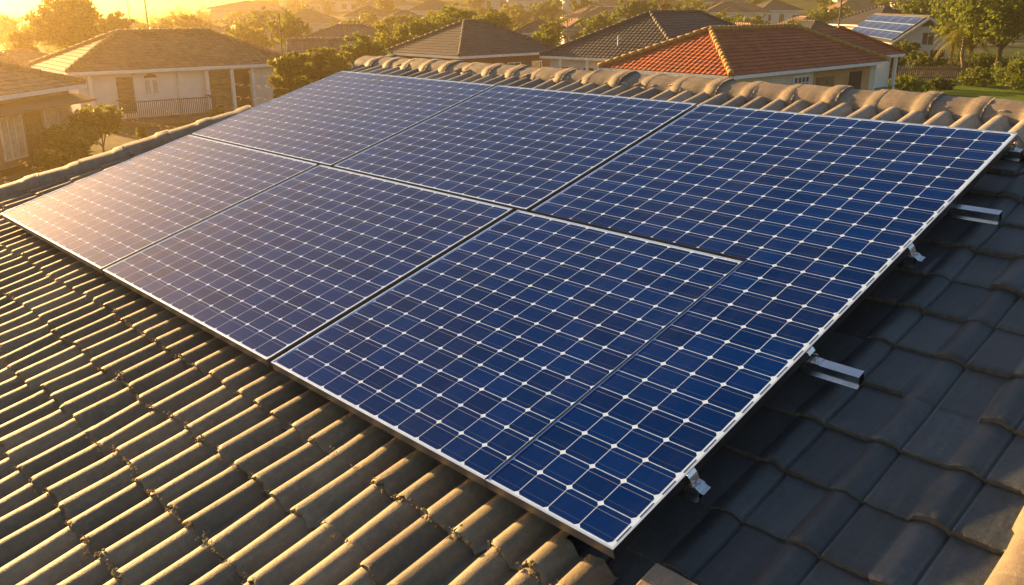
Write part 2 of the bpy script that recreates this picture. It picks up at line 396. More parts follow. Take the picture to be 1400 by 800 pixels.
def rib_profile(u):
    x=u/.155; fr=x-np.floor(x)
    x2=np.clip(np.abs(fr-.5)/.36,0,1)
    r=.052*np.sqrt(np.clip(1-x2**2.2,0,1))*np.clip((1-x2)/.12,0,1)**.35
    return r
def flat_profile(u):
    x=(u-.02)/.27; fr=x-np.floor(x)
    roll=np.where(fr<.42, np.sin(np.pi*fr/.42)**1.1*.017, 0)
    step=np.where((fr>.40)&(fr<.45),-.012,0)
    return roll+step
def tiles(name, u0,u1, v0,v1, gauge, prof, nu_per, tile_w, lip, mat, seed, jit=.012, offset=0.0, ragged=.004, edge_fn=None, vphase=0.0, crumbs=None, w_off=0.0, hi=None, lo=None, lip_mat=None, sway=.004):
    rng=np.random.default_rng(seed)
    du=nu_per
    us=np.arange(u0,u1+du*.5,du); us[-1]=u1; nu=len(us)
    tj=np.floor((us-offset)/tile_w).astype(int); tj-=tj.min()
    nt_=tj.max()+1
    p=prof(us)
    V=[];Fc=[];SM=[];TN=[];LP=[]
    nb=0
    k0=math.floor((v0-vphase)/gauge)
    k=k0
    tt=np.array([0.0,.03,.10,.3,.6,.85,1.06])
    while vphase+k*gauge<v1:
        a=vphase+k*gauge; b=a+gauge
        dv=rng.normal(0,jit,nt_); dv+=np.where(rng.random(nt_)<.10,rng.normal(0,jit*3,nt_),0)
        dv=np.clip(dv,-.028,.028); dw=rng.normal(0,.0022,nt_); lf=np.where(rng.random(nt_)<.28,rng.uniform(.25,.6,nt_),rng.uniform(.8,1.15,nt_))
        rag=rng.normal(0,ragged,nu)
        rag=(rag+np.roll(rag,1)*.6)
        front=a+dv[tj]+rag
        tone=rng.random(nt_); dx=rng.normal(0,sway,nt_)
        rows=[]
        for t in tt:
            vv=front+(b-front)*t if t<1 else np.full(nu,b+.05)
            vv=np.maximum(np.minimum(vv,v1),v0)
            ww=p+(lip*lf[tj]*(1-min(t,1)))+dw[tj]*(1-t*.8)
            if t==0: ww=ww-.005
            rows.append(np.stack([us+dx[tj],vv,ww],1))
        # front lip face (own vertices)
        lipb=rows[0].copy(); lipb[:,2]-=lip+.004; lipb[:,1]+=.004
        blocks=[np.concatenate([lipb,rows[0]]),np.concatenate(rows)]
        for bi,bl in enumerate(blocks):
            nr=len(bl)//nu
            idx=np.arange(nr*nu).reshape(nr,nu)+nb
            q=np.stack([idx[:-1,:-1],idx[:-1,1:],idx[1:,1:],idx[1:,:-1]],-1).reshape(-1,4)
            V.append(bl); Fc.append(q); SM.append(np.full(len(q),bi==1)); LP.append(np.full(len(q),1 if (bi==0 and lip_mat) else 0)); TN.append(np.tile(tone[tj],nr)); nb+=len(bl)
        if crumbs is not None:
            for i in range(nu):
                if p[i]>.012 and rng.random()<crumbs[1] and a>v0+.02:
                    crumbs[0].append((us[i]+rng.normal(0,.008),front[i]+rng.normal(-.002,.006),p[i]+lip*.9+rng.normal(0,.004),rng.uniform(.004,.011)*(.6+.6*(math.sin(us[i]*2.3+a*5)>.2))))
        k+=1
    V=np.concatenate(V); Fc=np.concatenate(Fc); SM=np.concatenate(SM); LP=np.concatenate(LP); TN=np.concatenate(TN)
    V[:,2]+=w_off
    if edge_fn is not None:
        cu=V[Fc][:,:,0].mean(1); cv=V[Fc][:,:,1].mean(1); keep=cu>edge_fn(cv); keep&=~((cu>hi)&(cv>1.32)); Fc=Fc[keep]; SM=SM[keep]; LP=LP[keep]
    if lo is not None:
        cu=V[Fc][:,:,0].mean(1); cv=V[Fc][:,:,1].mean(1); keep=(cu>lo)|(cv>1.24); Fc=Fc[keep]; SM=SM[keep]; LP=LP[keep]
    me=bpy.data.meshes.new(name); me.from_pydata(V.tolist(),[],Fc.tolist()); me.polygons.foreach_set('use_smooth',SM.tolist()); me.polygons.foreach_set('material_index',LP.astype(np.int32)); me.update()
    at=me.attributes.new('tile_tone','FLOAT','POINT'); at.data.foreach_set('value',TN.astype(np.float32))
    return link_mesh(name,me,house,[mat]+([lip_mat] if lip_mat else []))
crumb_pts=[]
VERGE=[(-9.55,V_EAVE),(-9.02,.3),(-7.97,3.6),(-7.99,5.32)]
def verge_u(v): return np.interp(v,[p[1] for p in VERGE],[p[0] for p in VERGE])
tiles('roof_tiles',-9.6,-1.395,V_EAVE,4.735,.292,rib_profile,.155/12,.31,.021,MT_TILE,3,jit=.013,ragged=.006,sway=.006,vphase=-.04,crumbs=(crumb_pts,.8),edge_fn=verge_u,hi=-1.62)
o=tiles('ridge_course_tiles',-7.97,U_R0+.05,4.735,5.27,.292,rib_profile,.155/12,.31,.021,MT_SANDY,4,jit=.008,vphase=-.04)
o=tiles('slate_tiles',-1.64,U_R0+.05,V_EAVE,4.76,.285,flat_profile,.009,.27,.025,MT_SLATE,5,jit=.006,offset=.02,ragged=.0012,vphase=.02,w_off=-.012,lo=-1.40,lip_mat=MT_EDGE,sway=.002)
o['label']='smooth slate grey interlocking tiles in the shade right of the solar array'
def build_crumbs():
    rng=random.Random(7); mb=MB()
    ico=bmesh.new(); bmesh.ops.create_icosphere(ico,subdivisions=1,radius=1); ico.verts.ensure_lookup_table()
    vs=[v.co.copy() for v in ico.verts]; fs=[tuple(v.index for v in f.verts) for f in ico.faces]; ico.free()
    for (u,v,w,r) in crumb_pts:
        if v>1.7 and u>-7.6: continue
        n=rng.choice((2,3,4,6))
        for _ in range(n):
            c=Vector((u+rng.gauss(0,.010),v+rng.gauss(0,.005),w+rng.gauss(0,.002))); s=r*rng.uniform(.25,.6)
            mb.add([c+Vector((p.x*s*rng.uniform(.7,1.3),p.y*s*rng.uniform(.7,1.3),p.z*s*rng.uniform(.6,1.1))) for p in vs],fs)
    o=mb.build('moss_crumbs',MT_CRUMB,house); o['kind']='stuff'; o['label']='dry golden moss and mortar crumbs along the tile edges'
build_crumbs()

# ridge and verge cap tiles: one flared half-round cap each
def cap_mesh(name, L, rx, rz, seed, collar=.10, cr=1.11):
    rng=random.Random(seed); n=12
    secs=[(0,1.0),(.012,1.0),(L*.5,.975),(L-collar-.03,.985),(L-collar,1.0),(L-collar+.015,cr),(L-.012,cr*1.01),(L,cr*.97)]
    mb=MB(); vs=[];fs=[]
    for (x,s) in secs:
        for k in range(n+1):
            t=math.pi*k/n; c=math.cos(t); z=math.sin(t)
            yy=math.copysign(abs(c)**.85,c)*rx*s; zz=abs(z)**.8*rz*s
            vs.append((x+rng.gauss(0,.0015),yy+rng.gauss(0,.0015),zz-.02+rng.gauss(0,.0015)))
    m=n+1
    for i in range(len(secs)-1):
        for k in range(n): fs.append((i*m+k,(i+1)*m+k,(i+1)*m+k+1,i*m+k+1))
    fs.append(tuple(range(0,m))[::-1]); fs.append(tuple((len(secs)-1)*m+k for k in range(m)))
    mb.add(vs,fs,0,True)
    me=bpy.data.meshes.new(name); me.from_pydata(mb.v,[],mb.f); me.polygons.foreach_set('use_smooth',[True]*(len(fs)-2)+[False]*2)
    me.materials.append(MT_RIDGE); me.update()
    return me
cap_meshes=[cap_mesh('ridge_tile',.335,.145,.093,s) for s in range(5)]
rng=random.Random(11)
def cap_row(name,a,b,w,pitch,sx=1.0):
    a=Vector((*a,w)); b=Vector((*b,w)); L=(b-a).length; n=int(L/pitch); d=(b-a).normalized()
    rz=math.atan2(d.y,d.x)
    for i in range(n+1):
        me=cap_meshes[rng.randrange(5)]
        o=bpy.data.objects.new(name,me); C.objects.link(o); o.parent=house
        p=a+d*(i*pitch)
        o.location=(p.x+rng.gauss(0,.004),p.y+rng.gauss(0,.005),w+rng.gauss(0,.004))
        o.rotation_euler=(rng.gauss(0,.03),rng.gauss(0,.012)+.02,rz+rng.gauss(0,.012))
        k=pitch/.305*(1+rng.gauss(0,.01)); o.scale=(k,sx,sx)
cap_row('ridge_tile',(-8.15,V_RIDGE),(U_R0-.1,V_RIDGE),.016,.305)
cap_row('verge_tile',VERGE[0],VERGE[1],.055,.40,1.08)
cap_row('verge_tile',VERGE[1],VERGE[2],.050,.40,1.05)
cap_row('verge_tile',VERGE[2],VERGE[3],-.03,.40,.75)
cap_row('verge_tile',(U_R0,V_EAVE),(U_R0,5.3),.02,.36,.80)
# mortar bed under the ridge
mb=MB(); 
prev=None
rr=random.Random(2); vs=[];fs=[]
nseg=170
for i in range(nseg+1):
    u=-8.2+(U_R0+8.2)*i/nseg
    vs+= [(u,V_RIDGE-.15+rr.gauss(0,.006),.0),(u,V_RIDGE-.10+rr.gauss(0,.005),.040+rr.gauss(0,.004)),(u,V_RIDGE-.05,.045)]
for i in range(nseg):
    for k in range(2): a=i*3+k; fs.append((a,a+3,a+4,a+1))
mb.add(vs,fs,0,True); mb.build('ridge_mortar',MT_RIDGE,house)
# back slope, walls and verge boards
tilt=math.acos(en.z)
def local_from_world(p): return RM.inverted()@(Vector(p)-O_roof)
ridge_w=roofpt(0,V_RIDGE,-.03)
evh=Vector((ev.x,ev.y,0)).normalized()
def slope_back():
    q=MB(); dn=(evh*math.cos(tilt)-Vector((0,0,1))*math.sin(tilt))
    Lb=8.4; us=np.arange(-8.5,U_R0+.01,.155/6); rows=24
    nrm=(evh*math.sin(tilt)+Vector((0,0,1))*math.cos(tilt))
    vs=[];fs=[]; pr=rib_profile(us)
    ts=[]
    for k in range(int(Lb/.29)+1): ts+=[(k*.29,0.0),(k*.29+.28,.02)]
    for (t,lf) in ts:
        for u,pw in zip(us,pr):
            vs.append(local_from_world(ridge_w+eu*float(u)+dn*t+nrm*(float(pw)+lf)))
    n=len(us)
    for i in range(len(ts)-1):
        for k in range(n-1): fs.append((i*n+k,(i+1)*n+k,(i+1)*n+k+1,i*n+k+1))
    q.add(vs,fs,0,True); q.build('roof_tiles',MT_TILE,house)
    w=MB(); W=lambda u,d,z: local_from_world(ridge_w+eu*u+evh*d+Vector((0,0,z-ridge_w.z)))
    d0=-(V_RIDGE-V_EAVE)*math.cos(tilt)+.5; d1_=Lb*math.cos(tilt)-.5
    u0,u1=-8.1,U_R0-.15
    zt0=ridge_w.z+d0*math.tan(tilt)-.06; zt1=ridge_w.z-d1_*math.tan(tilt)-.06; zr=ridge_w.z-.10
    v=[W(u,d,z) for u in (u0,u1) for d,z in ((d0,0),(d1_,0),(d1_,zt1),(0,zr),(d0,zt0))]
    w.add(v,[(0,1,2,3,4),(9,8,7,6,5),(0,5,6,1),(0,4,9,5),(1,6,7,2)])
    w.build('wall',MW_CREAM,house)
    f=MB(); # verge boards along the left gable, under the cap line
    for (a,b) in zip(VERGE,VERGE[1:]): f.bar((a[0]-.10,a[1],-.12),(b[0]-.10,b[1],-.12),.035,.2)
    f.build('barge_board',M_FASCIA,house)
slope_back()

# ------------------------------------------------------------------ solar array
UL,UM1,UM2,UR=-3.7997*S,-2.738*S,-1.714*S,-.688*S
BM1,BM2=-2.668*S,-1.672*S       # the back row's joints sit a little further right
VF,VM,VB=.643*S,1.488*S,2.3498*S
G=.020                                   # half gap
FT=.040                                  # frame depth
def panel(label, poly, group='solar panels of the rooftop array', open_edges=(), slots=(), black=()):
    """poly: outline (u,v) counter-clockwise; open_edges: indices of edges without a silver frame lip"""
    u0=min(p[0] for p in poly); v0=min(p[1] for p in poly)
    root=thing('solar_panel',label,'solar panel',loc=roofpt(u0,v0,HR-FT),rot=RM,group=group)
    P=[Vector((p[0]-u0,p[1]-v0)) for p in poly]; n=len(P)
    def inset(d):
        out=[]
        for i in range(n):
            a,b,c=P[i-1],P[i],P[(i+1)%n]
            e1=(b-a).normalized(); e2=(c-b).normalized()
            n1=Vector((-e1.y,e1.x)); n2=Vector((-e2.y,e2.x))
            d1_=d[(i-1)%n]; d2_=d[i]
            out.append(b+n1*d1_+n2*d2_)   # edges are axis aligned
        return out
    lip=[.004 if i in open_edges else .0075 for i in range(n)]
    I=inset(lip)
    # frame
    mb=MB()
    vs=[(p.x,p.y,z) for z in (0,FT) for p in P]+[(p.x,p.y,z) for z in (FT,FT-.004) for p in I]
    for i in range(n):
        j=(i+1)%n
        mb.add([vs[i],vs[j],vs[n+j],vs[n+i]],[(0,1,2,3)],3 if i in black else 1)  # edges listed in black get the flank with shade in its colour
        mb.add([vs[n+i],vs[n+j],vs[2*n+j],vs[2*n+i]],[(0,1,2,3)],2 if i in open_edges else 0)
        mb.add([vs[2*n+i],vs[2*n+j],vs[3*n+j],vs[3*n+i]],[(0,1,2,3)],0)
    mb.build('frame',[M_FRAME,M_FRAMESIDE,M_SEAM,M_FLANK_SHADE],root)
    # glass: white margin ring + cell field
    mar=[.003 if i in open_edges else (.015 if i in black else .007) for i in range(n)]
    K=inset([a+b for a,b in zip(lip,mar)])
    zt=FT-.003
    gb=MB()
    for i in range(n):
        j=(i+1)%n
        gb.add([(I[i].x,I[i].y,zt),(I[j].x,I[j].y,zt),(K[j].x,K[j].y,zt),(K[i].x,K[i].y,zt)],[(0,1,2,3)],1,uvs=[[(0,0)]*4])
    ku0=min(p.x for p in K); kv0=min(p.y for p in K); ku1=max(p.x for p in K); kv1=max(p.y for p in K)
    nu=round((ku1-ku0)/CW); nv=round((kv1-kv0)/CH)
    su=nu*CW/(ku1-ku0); sv=nv*CH/(kv1-kv0)
    gb.add([(p.x,p.y,zt) for p in K],[tuple(range(n))],0,uvs=[[((p.x-ku0)*su,(p.y-kv0)*sv) for p in K]])
    gb.build('glass',[M_CELL,M_MARGIN],root)
    # ribbon slots in the margin of the nearest edges
    if slots:
        for (ea,t0,t1,step,duty) in slots:
            a=K[ea]; b=K[(ea+1)%n]
            d=(b-a); L=d.length; d/=L; nn=Vector((d.y,-d.x))
            t=t0
            while t<t1*L:
                sb=MB()
                c0=a+d*t+nn*.006; c1=a+d*(t+step*duty)+nn*.006; c2=c1+nn*.005; c3=c0+nn*.005
                sb.add([(c.x,c.y,zt+.0006) for c in (c0,c1,c2,c3)],[(3,2,1,0)])
                sb.build('ribbon_slot',M_SLOT,root)
                t+=step
    ub=MB(); ub.add([(p.x,p.y,.004) for p in I],[tuple(range(n))[::-1]]); ub.build('backsheet',M_UNDER,root)
    return root
def rect(a,b,c,d): return [(a,b),(c,b),(c,d),(a,d)]
panel('sun washed solar panel at the far left, front row, next to the verge tiles',rect(UL,VF,UM1-G,VM-.012))
panel('greyish solar panel in the middle of the front row',rect(UM1+G,VF,UM2-G,VM-.012))
US=-.974*S
panel('deep blue solar panel in the front row bordered by a navy seam strip',rect(UM2+G,VF,US-.0015,VM-.012),open_edges=(1,))
panel('sun washed solar panel at the far left of the back row under the ridge',rect(UL,VM+.012,BM1-G,VB))
panel('middle solar panel of the back row under the ridge',rect(BM1+G,VM+.012,BM2-G,VB))
panel('largest deep blue solar panel, L shaped, reaching from ridge to the nearest front corner',
      [(US+.0015,VF),(UR,VF),(UR,VB),(BM2+G,VB),(BM2+G,VM+.012),(US+.0015,VM+.012)],open_edges=(4,5),black=(1,),slots=((1,.02,.75,CH,.62),(0,.01,1,CW,.9)))

# mounting rails with end clamps
def rail(label, v, ext, clamp, du0=UL+.1):
    root=thing('mounting_rail',label,'mounting rail',loc=roofpt(0,v,0),rot=RM,group='rails under the solar panels')
    z1=HR-FT-.002; z0=z1-.048; y=.023
    mb=MB(); x0,x1=du0,UR+ext
    # hollow C channel: floor, two webs, two lips
    mb.box(x0,-y,z0,x1,y,z0+.004)
    mb.box(x0,-y,z0+.004,x1,-y+.004,z1); mb.box(x0,y-.004,z0+.004,x1,y,z1)
    mb.box(x0,-y+.004,z1-.004,x1,y-.004,z1); mb.box(x0,-y-.014,z0,x1,-y-.0005,z0+.004)
    mb.build('channel',M_ALU,root)
    for uu in (UL+.5,UM1,UM2,UR-.45):
        ft=MB(); ft.box(uu-.02,-y-.006,.03,uu+.02,-y-.001,z1-.01); ft.box(uu-.02,-y-.06,.026,uu+.02,-y-.001,.03)
        ft.build('roof_hook',M_ALU,root)
    if clamp:
        cb=MB(); c=UR+.004
        zt=HR
        if clamp=='bolt':
            cb.tube([(c+.022,0,z1),(c+.022,0,zt+.002)],[.0045,.0045],8); cb.tube([(c+.022,0,zt-.014),(c+.022,0,zt-.004)],[.011,.011],6)
            cb.box(c+.004,-.018,z1,c+.040,.018,z1+.004); cb.tube([(c+.022,0,z1+.004),(c+.022,0,z1+.012)],[.010,.010],6)
        else:
            # folded Z clamp: foot, riser leaning outward, hooked top
            pts=[(.050,z1+.002),(.022,z1+.002),(.018,z1+.006),(.014,zt-.012),(.004,zt+.004)]
            if clamp=='fold': pts=[(.062,z1-.012),(.046,z1-.010),(.030,z1+.004),(.020,z1+.004),(.010,zt-.008),(.002,zt+.004)]
            for a,b in zip(pts,pts[1:]):
                cb.bar((c+a[0],0,a[1]),(c+b[0],0,b[1]),.044,.0035)
            cb.tube([(c+.030,0,z1),(c+.030,0,z1+.014)],[.007,.007],6)
        cb.build('end_clamp',M_ALU,root,bevel=.0008)
    return root
from_px=lambda px,py,h: None
rail('long shiny rail end with a clamp sticking out over the slate tiles',2.48,.21,'z')
rail('short folded rail clamp nearest to the front corner of the array',1.69,.045,'fold')
rail('short rail clamp halfway up the right edge of the array',3.37,.03,'fold')
rail('plain rail end jutting out high on the right edge',3.88,.20,None)
rail('rail with a round bolt head beside the ridge corner',4.58,.06,'bolt')

# pale vent box in the bottom edge of the picture
vb=thing('vent_box','low sandy beige vent box on the dark tiles below the nearest panel corner','vent',loc=roofpt(-1.262,1.345,0),rot=RM)
m_=MB(); m_.box(0,-.30,0,.26,0,.10); m_.build('housing',MT_RIDGE,vb,bevel=.008)
m_=MB(); m_.box(-.012,-.312,.101,.272,.012,.118); m_.build('lid',MT_RIDGE,vb,bevel=.006)

#BACKGROUND
# ------------------------------------------------------------------ houses
def gz(x,y): return float(ground_z(np.array(float(x)),np.array(float(y))))
def roof_face(mb, A,B,Cc,D, course=.34, lip=.035):
    """stepped tile courses between eave edge A-B and upper edge D-C (D above A)"""
    A,B,Cc,D=map(Vector,(A,B,Cc,D))
    n=(B-A).cross(D-A if (D-A).length>1e-4 else Cc-A).normalized()
    e=(B-A).normalized(); upv=n.cross(e)
    Ls=(D-A).dot(upv); k=max(2,round(Ls/course))
    for i in range(k):
        t0=i/k; t1=(i+1)/k
        a=A.lerp(D,t0); b=B.lerp(Cc,t0); c=B.lerp(Cc,t1); d=A.lerp(D,t1)
        v=[a+n*lip,b+n*lip,c+n*.004,d+n*.004]
        uvs=[[((p-A).dot(e),(p-A).dot(upv)) for p in (a,b,c,d)]]
        mb.add(v,[(0,1,2,3)],0,uvs=uvs)
        mb.add([a-n*.02,b-n*.02,b+n*lip,a+n*lip],[(0,1,2,3)],0,uvs=[[((p-A).dot(e),(p-A).dot(upv)) for p in (a,b,b,a)]])
def capline(mb,a,b,r=.13,seg=.42,rnd=None):
    a=Vector(a);b=Vector(b);L=(b-a).length;n=max(1,int(L/seg)); rnd=rnd or random.Random(1)
    for i in range(n):
        p=a.lerp(b,i/n);q=a.lerp(b,(i+1)/n)
        rr=r*rnd.uniform(.92,1.1)
        mb.tube([p,p.lerp(q,.97)],[rr*1.12,rr*.93],7)
def face_frame(face,La,Lb,ov):
    """origin, direction along, outward normal of a wall face (walls are inset by ov)"""
    if face=='x': return Vector((ov,ov,0)),Vector((1,0,0)),Vector((0,-1,0))      # y=0 side
    if face=='y': return Vector((ov,Lb-ov,0)),Vector((0,-1,0)),Vector((-1,0,0))  # x=0 side, runs from far-left to near corner
    if face=='X': return Vector((La-ov,ov,0)),Vector((0,1,0)),Vector((1,0,0))
def window(parent,O,e,n,s,z,w,h,bars=1,frame=M_FASCIA,pane=M_PANE,name='window',curtain=False,sill=True):
    f=MB(); P=lambda a,zz,d: O+e*a+Vector((0,0,zz))+n*d
    t=.07
    for a0,a1,z0,z1 in ((s-t,s+w+t,z+h,z+h+t),(s-t,s+w+t,z-t,z),(s-t,s,z,z+h),(s+w,s+w+t,z,z+h)):
        q=[P(a,zz,d) for d in (.004,.06) for a,zz in ((a0,z0),(a1,z0),(a1,z1),(a0,z1))]
        f.add(q,[(3,2,1,0),(4,5,6,7),(0,1,5,4),(1,2,6,5),(2,3,7,6),(3,0,4,7)])
    for i in range(bars):
        c=s+w*(i+1)/(bars+1)
        q=[P(a,zz,d) for d in (.012,.05) for a,zz in ((c-.025,z),(c+.025,z),(c+.025,z+h),(c-.025,z+h))]
        f.add(q,[(3,2,1,0),(4,5,6,7),(0,1,5,4),(1,2,6,5),(2,3,7,6),(3,0,4,7)])
    o=f.build(name,frame,parent)
    g=MB()
    if curtain:
        k=int(w/.07); vs=[]
        for i in range(k+1):
            dd=.012+.009*math.sin(i*2.1); vs+=[P(s+w*i/k,z,dd),P(s+w*i/k,z+h,dd)]
        g.add(vs,[(2*i,2*i+2,2*i+3,2*i+1) for i in range(k)],0,True); g.build('curtain',M_CURT,o)
    else:
        g.add([P(s,z,.010),P(s+w,z,.010),P(s+w,z+h,.010),P(s,z+h,.010)],[(0,1,2,3)]); g.build('pane',pane,o)
    return o
def door(parent,O,e,n,s,z,w,h,mat=M_DOOR,name='door',handle=True):
    f=MB(); P=lambda a,zz,d: O+e*a+Vector((0,0,zz))+n*d
    def bx(a0,a1,z0,z1,d0,d1):
        q=[P(a,zz,d) for d in (d0,d1) for a,zz in ((a0,z0),(a1,z0),(a1,z1),(a0,z1))]
        f.add(q,[(3,2,1,0),(4,5,6,7),(0,1,5,4),(1,2,6,5),(2,3,7,6),(3,0,4,7)])
    bx(s,s+w,z,z+h,.004,.045)
    if handle:
        for i in range(2):
            for j in range(2):
                bx(s+w*(.1+.45*i),s+w*(.45+.45*i),z+h*(.07+.47*j),z+h*(.46+.47*j),.045,.06)
    o=f.build(name,mat,parent)
    if handle:
        g=MB(); g.tube([P(s+w*.9,z+h*.48,.046),P(s+w*.9,z+h*.48,.11)],[.03,.03],6); g.build('handle',M_STEELV,o)
    return o
def house_at(name,label,corner,ang,La,Lb,ze,pitch,roofm,wallm,capm,kind='hip',ov=.5,z0=None,capr=.13,group=None,cat='house',fascia=M_FASCIA):
    """corner: world xy of the nearest eave corner; local x runs along ang (radians), local y to its left"""
    zg=gz(corner[0]+math.cos(ang)*La*.4-math.sin(ang)*Lb*.4,corner[1]+math.sin(ang)*La*.4+math.cos(ang)*Lb*.4) if z0 is None else z0
    root=thing(name,label,cat,loc=(corner[0],corner[1],zg),rot=Matrix.Rotation(ang,3,'Z'),group=group)
    tp=math.tan(pitch)
    zb=-3.0
    w=MB()
    x0,y0,x1,y1=ov,ov,La-ov,Lb-ov
    zt=ze-.04
    w.add([(x0,y0,zb),(x1,y0,zb),(x1,y1,zb),(x0,y1,zb),(x0,y0,zt),(x1,y0,zt),(x1,y1,zt),(x0,y1,zt)],
          [(0,1,5,4),(1,2,6,5),(2,3,7,6),(3,0,4,7),(4,5,6,7)])
    r=MB(); c=MB(); rnd=random.Random(int(La*100+Lb*10))
    c00,c10,c11,c01=(0,0,ze),(La,0,ze),(La,Lb,ze),(0,Lb,ze)
    if kind=='hip':
        if La>=Lb:
            h=ze+Lb/2*tp; P=(Lb/2,Lb/2,h); Q=(La-Lb/2,Lb/2,h)
            roof_face(r,c00,c10,Q,P); roof_face(r,c10,c11,Q,Q); roof_face(r,c11,c01,P,Q); roof_face(r,c01,c00,P,P)
            hips=[(c00,P),(c01,P),(c10,Q),(c11,Q),(P,Q)]
        else:
            h=ze+La/2*tp; P=(La/2,La/2,h); Q=(La/2,Lb-La/2,h)
            roof_face(r,c00,c10,P,P); roof_face(r,c10,c11,Q,P); roof_face(r,c11,c01,Q,Q); roof_face(r,c01,c00,P,Q)
            hips=[(c00,P),(c10,P),(c11,Q),(c01,Q),(P,Q)]
    elif kind=='gabley':   # ridge along local y, gable end on the x face
        h=ze+La/2*tp; P=(La/2,0,h); Q=(La/2,Lb,h)
        roof_face(r,c01,c00,P,Q); roof_face(r,c10,c11,Q,P); hips=[(P,Q)]
        for yy in (y0,y1): w.add([(x0,yy,zt),(x1,yy,zt),(La/2,yy,h-.12)],[(0,1,2)])
    else:                  # gablex
        h=ze+Lb/2*tp; P=(0,Lb/2,h); Q=(La,Lb/2,h)
        roof_face(r,c00,c10,Q,P); roof_face(r,c11,c01,P,Q); hips=[(P,Q)]
        for xx in (x0,x1): w.add([(xx,y0,zt),(xx,y1,zt),(xx,Lb/2,h-.12)],[(0,1,2)])
    w.build('wall',wallm,root)
    ro=r.build('roof',roofm,root)
    for a,b in hips: capline(c,Vector(a)+Vector((0,0,.05)),Vector(b)+Vector((0,0,.05)),capr,rnd=rnd)
    c.build('roof_caps',capm,ro)
    f=MB(); t=.03
    edges=[((0,0),(La,0)),((La,0),(La,Lb)),((La,Lb),(0,Lb)),((0,Lb),(0,0))]
    if kind=='gabley': edges=[edges[1],edges[3]]
    if kind=='gablex': edges=[edges[0],edges[2]]
    for a,b in edges: f.bar((a[0],a[1],ze-.10),(b[0],b[1],ze-.10),.06,.17)
    if kind in('gabley','gablex'):
        for a,b in ((c00,P),(c10 if kind=='gabley' else c01,P)): f.bar(Vector(a)-Vector((0,0,.08)),Vector(b)-Vector((0,0,.08)),.05,.2)
    f.build('fascia',fascia,root)
    if kind=='hip':
        so=MB(); so.add([(0.02,.02,ze-.12),(La-.02,.02,ze-.12),(La-.02,Lb-.02,ze-.12),(.02,Lb-.02,ze-.12)],[(3,2,1,0)]); so.build('soffit',fascia,root)
    return root
def from_corners(near,left,right,z):
    n=gp(*near,z); l=gp(*left,z); r_=gp(*right,z)
    va=(r_-n).xy; vb=(l-n).xy
    ang=math.atan2(va.y,va.x); angb=math.atan2(vb.y,vb.x)-math.pi/2
    while angb-ang>math.pi: angb-=2*math.pi
    while angb-ang<-math.pi: angb+=2*math.pi
    return n,ang,angb,va.length,vb.length

# --- house with balcony and garage, left
n=gp(92,99,2.8); r_=gp(405,85,2.8); ang=math.atan2((r_-n).y,(r_-n).x); La=(r_-n).length; Lb=7.4
hB=house_at('bungalow','white bungalow with balcony, roller shutter and long brown tile roof at upper left',(n.x,n.y),ang,La,Lb,2.8,R(25),MR_BROWN,MW_WHITE,MR_TAN,z0=0)
O,e,nn=face_frame('x',La,Lb,.5)
k=La/313.0   # metres per photo pixel along this facade
fx=lambda px:(px-92)*k-.5
d_=door(hB,O,e,nn,fx(152),.55,fx(173)-fx(152),1.85,M_SHUT)
a_=MB()
for i in range(9):
    t0=math.pi*i/9;t1=math.pi*(i+1)/9; c=(fx(152)+fx(173))/2; rad=.42
    a_.bar(O+e*(c+rad*math.cos(t0))+Vector((0,0,2.38+.25*math.sin(t0)))+nn*.03,O+e*(c+rad*math.cos(t1))+Vector((0,0,2.38+.25*math.sin(t1)))+nn*.03,.06,.06)
a_.build('door_arch',M_FASCIA,hB)
for q in (188,198): window(hB,O,e,nn,fx(q),1.45,.26,.72,0,pane=M_CURT)
a_=MB(); c=fx(196.5); 
a_.add([O+e*c+Vector((0,0,2.3))+nn*.02]+[O+e*(c+.33*math.cos(math.pi*i/8))+Vector((0,0,2.3+.22*math.sin(math.pi*i/8)))+nn*.02 for i in range(9)],[(0,i,i+1) for i in range(1,9)])
a_.build('fanlight',M_PANE,hB)
door(hB,O,e,nn,fx(274),.25,fx(306)-fx(274),2.25,M_SHUT,'roller_shutter',False)
g_=MB(); P=lambda a,z,d:O+e*a+Vector((0,0,z))+nn*d
g_.add([P(fx(309),.25,.012),P(fx(336),.25,.012),P(fx(336),2.5,.012),P(fx(309),2.5,.012)],[(0,1,2,3)]); g_.build('carport_opening',M_DARK,hB)
for q in (271,307.5,338,118): 
    g_=MB(); p=P(fx(q),0,.25); g_.box(-.09,-.09,0,.09,.09,2.62); o=g_.build('porch_post',M_FASCIA,hB); o.location=p
g_=MB(); a0=P(fx(165),-.6,1.3); 
s0,s1=fx(150),fx(268)
vs=[P(a,z,d) for d in (.05,1.5) for a,z in ((s0,-.6),(s1,-.6),(s1,.28),(s0,.28))]
g_.add(vs,[(3,2,1,0),(4,5,6,7),(0,1,5,4),(1,2,6,5),(2,3,7,6),(3,0,4,7)]); g_.build('balcony',MW_BROWN,hB)
g_=MB(); nb_=46
for i in range(nb_+1):
    a=s0+(s1-s0)*i/nb_; g_.bar(P(a,.28,1.42),P(a,1.22,1.42),.025)
g_.bar(P(s0,1.24,1.42),P(s1,1.24,1.42),.05); g_.bar(P(s0,.36,1.42),P(s1,.36,1.42),.035)
for a in (s0,s1): g_.bar(P(a,1.24,.05),P(a,1.24,1.42),.05)
g_.build('balustrade',M_IRON,hB)

dp=MB(); dp.tube([P(fx(232),-.5,.06),P(fx(232),2.7,.06)],[.04,.04],6); dp.build('downpipe',M_STEELV,hB)
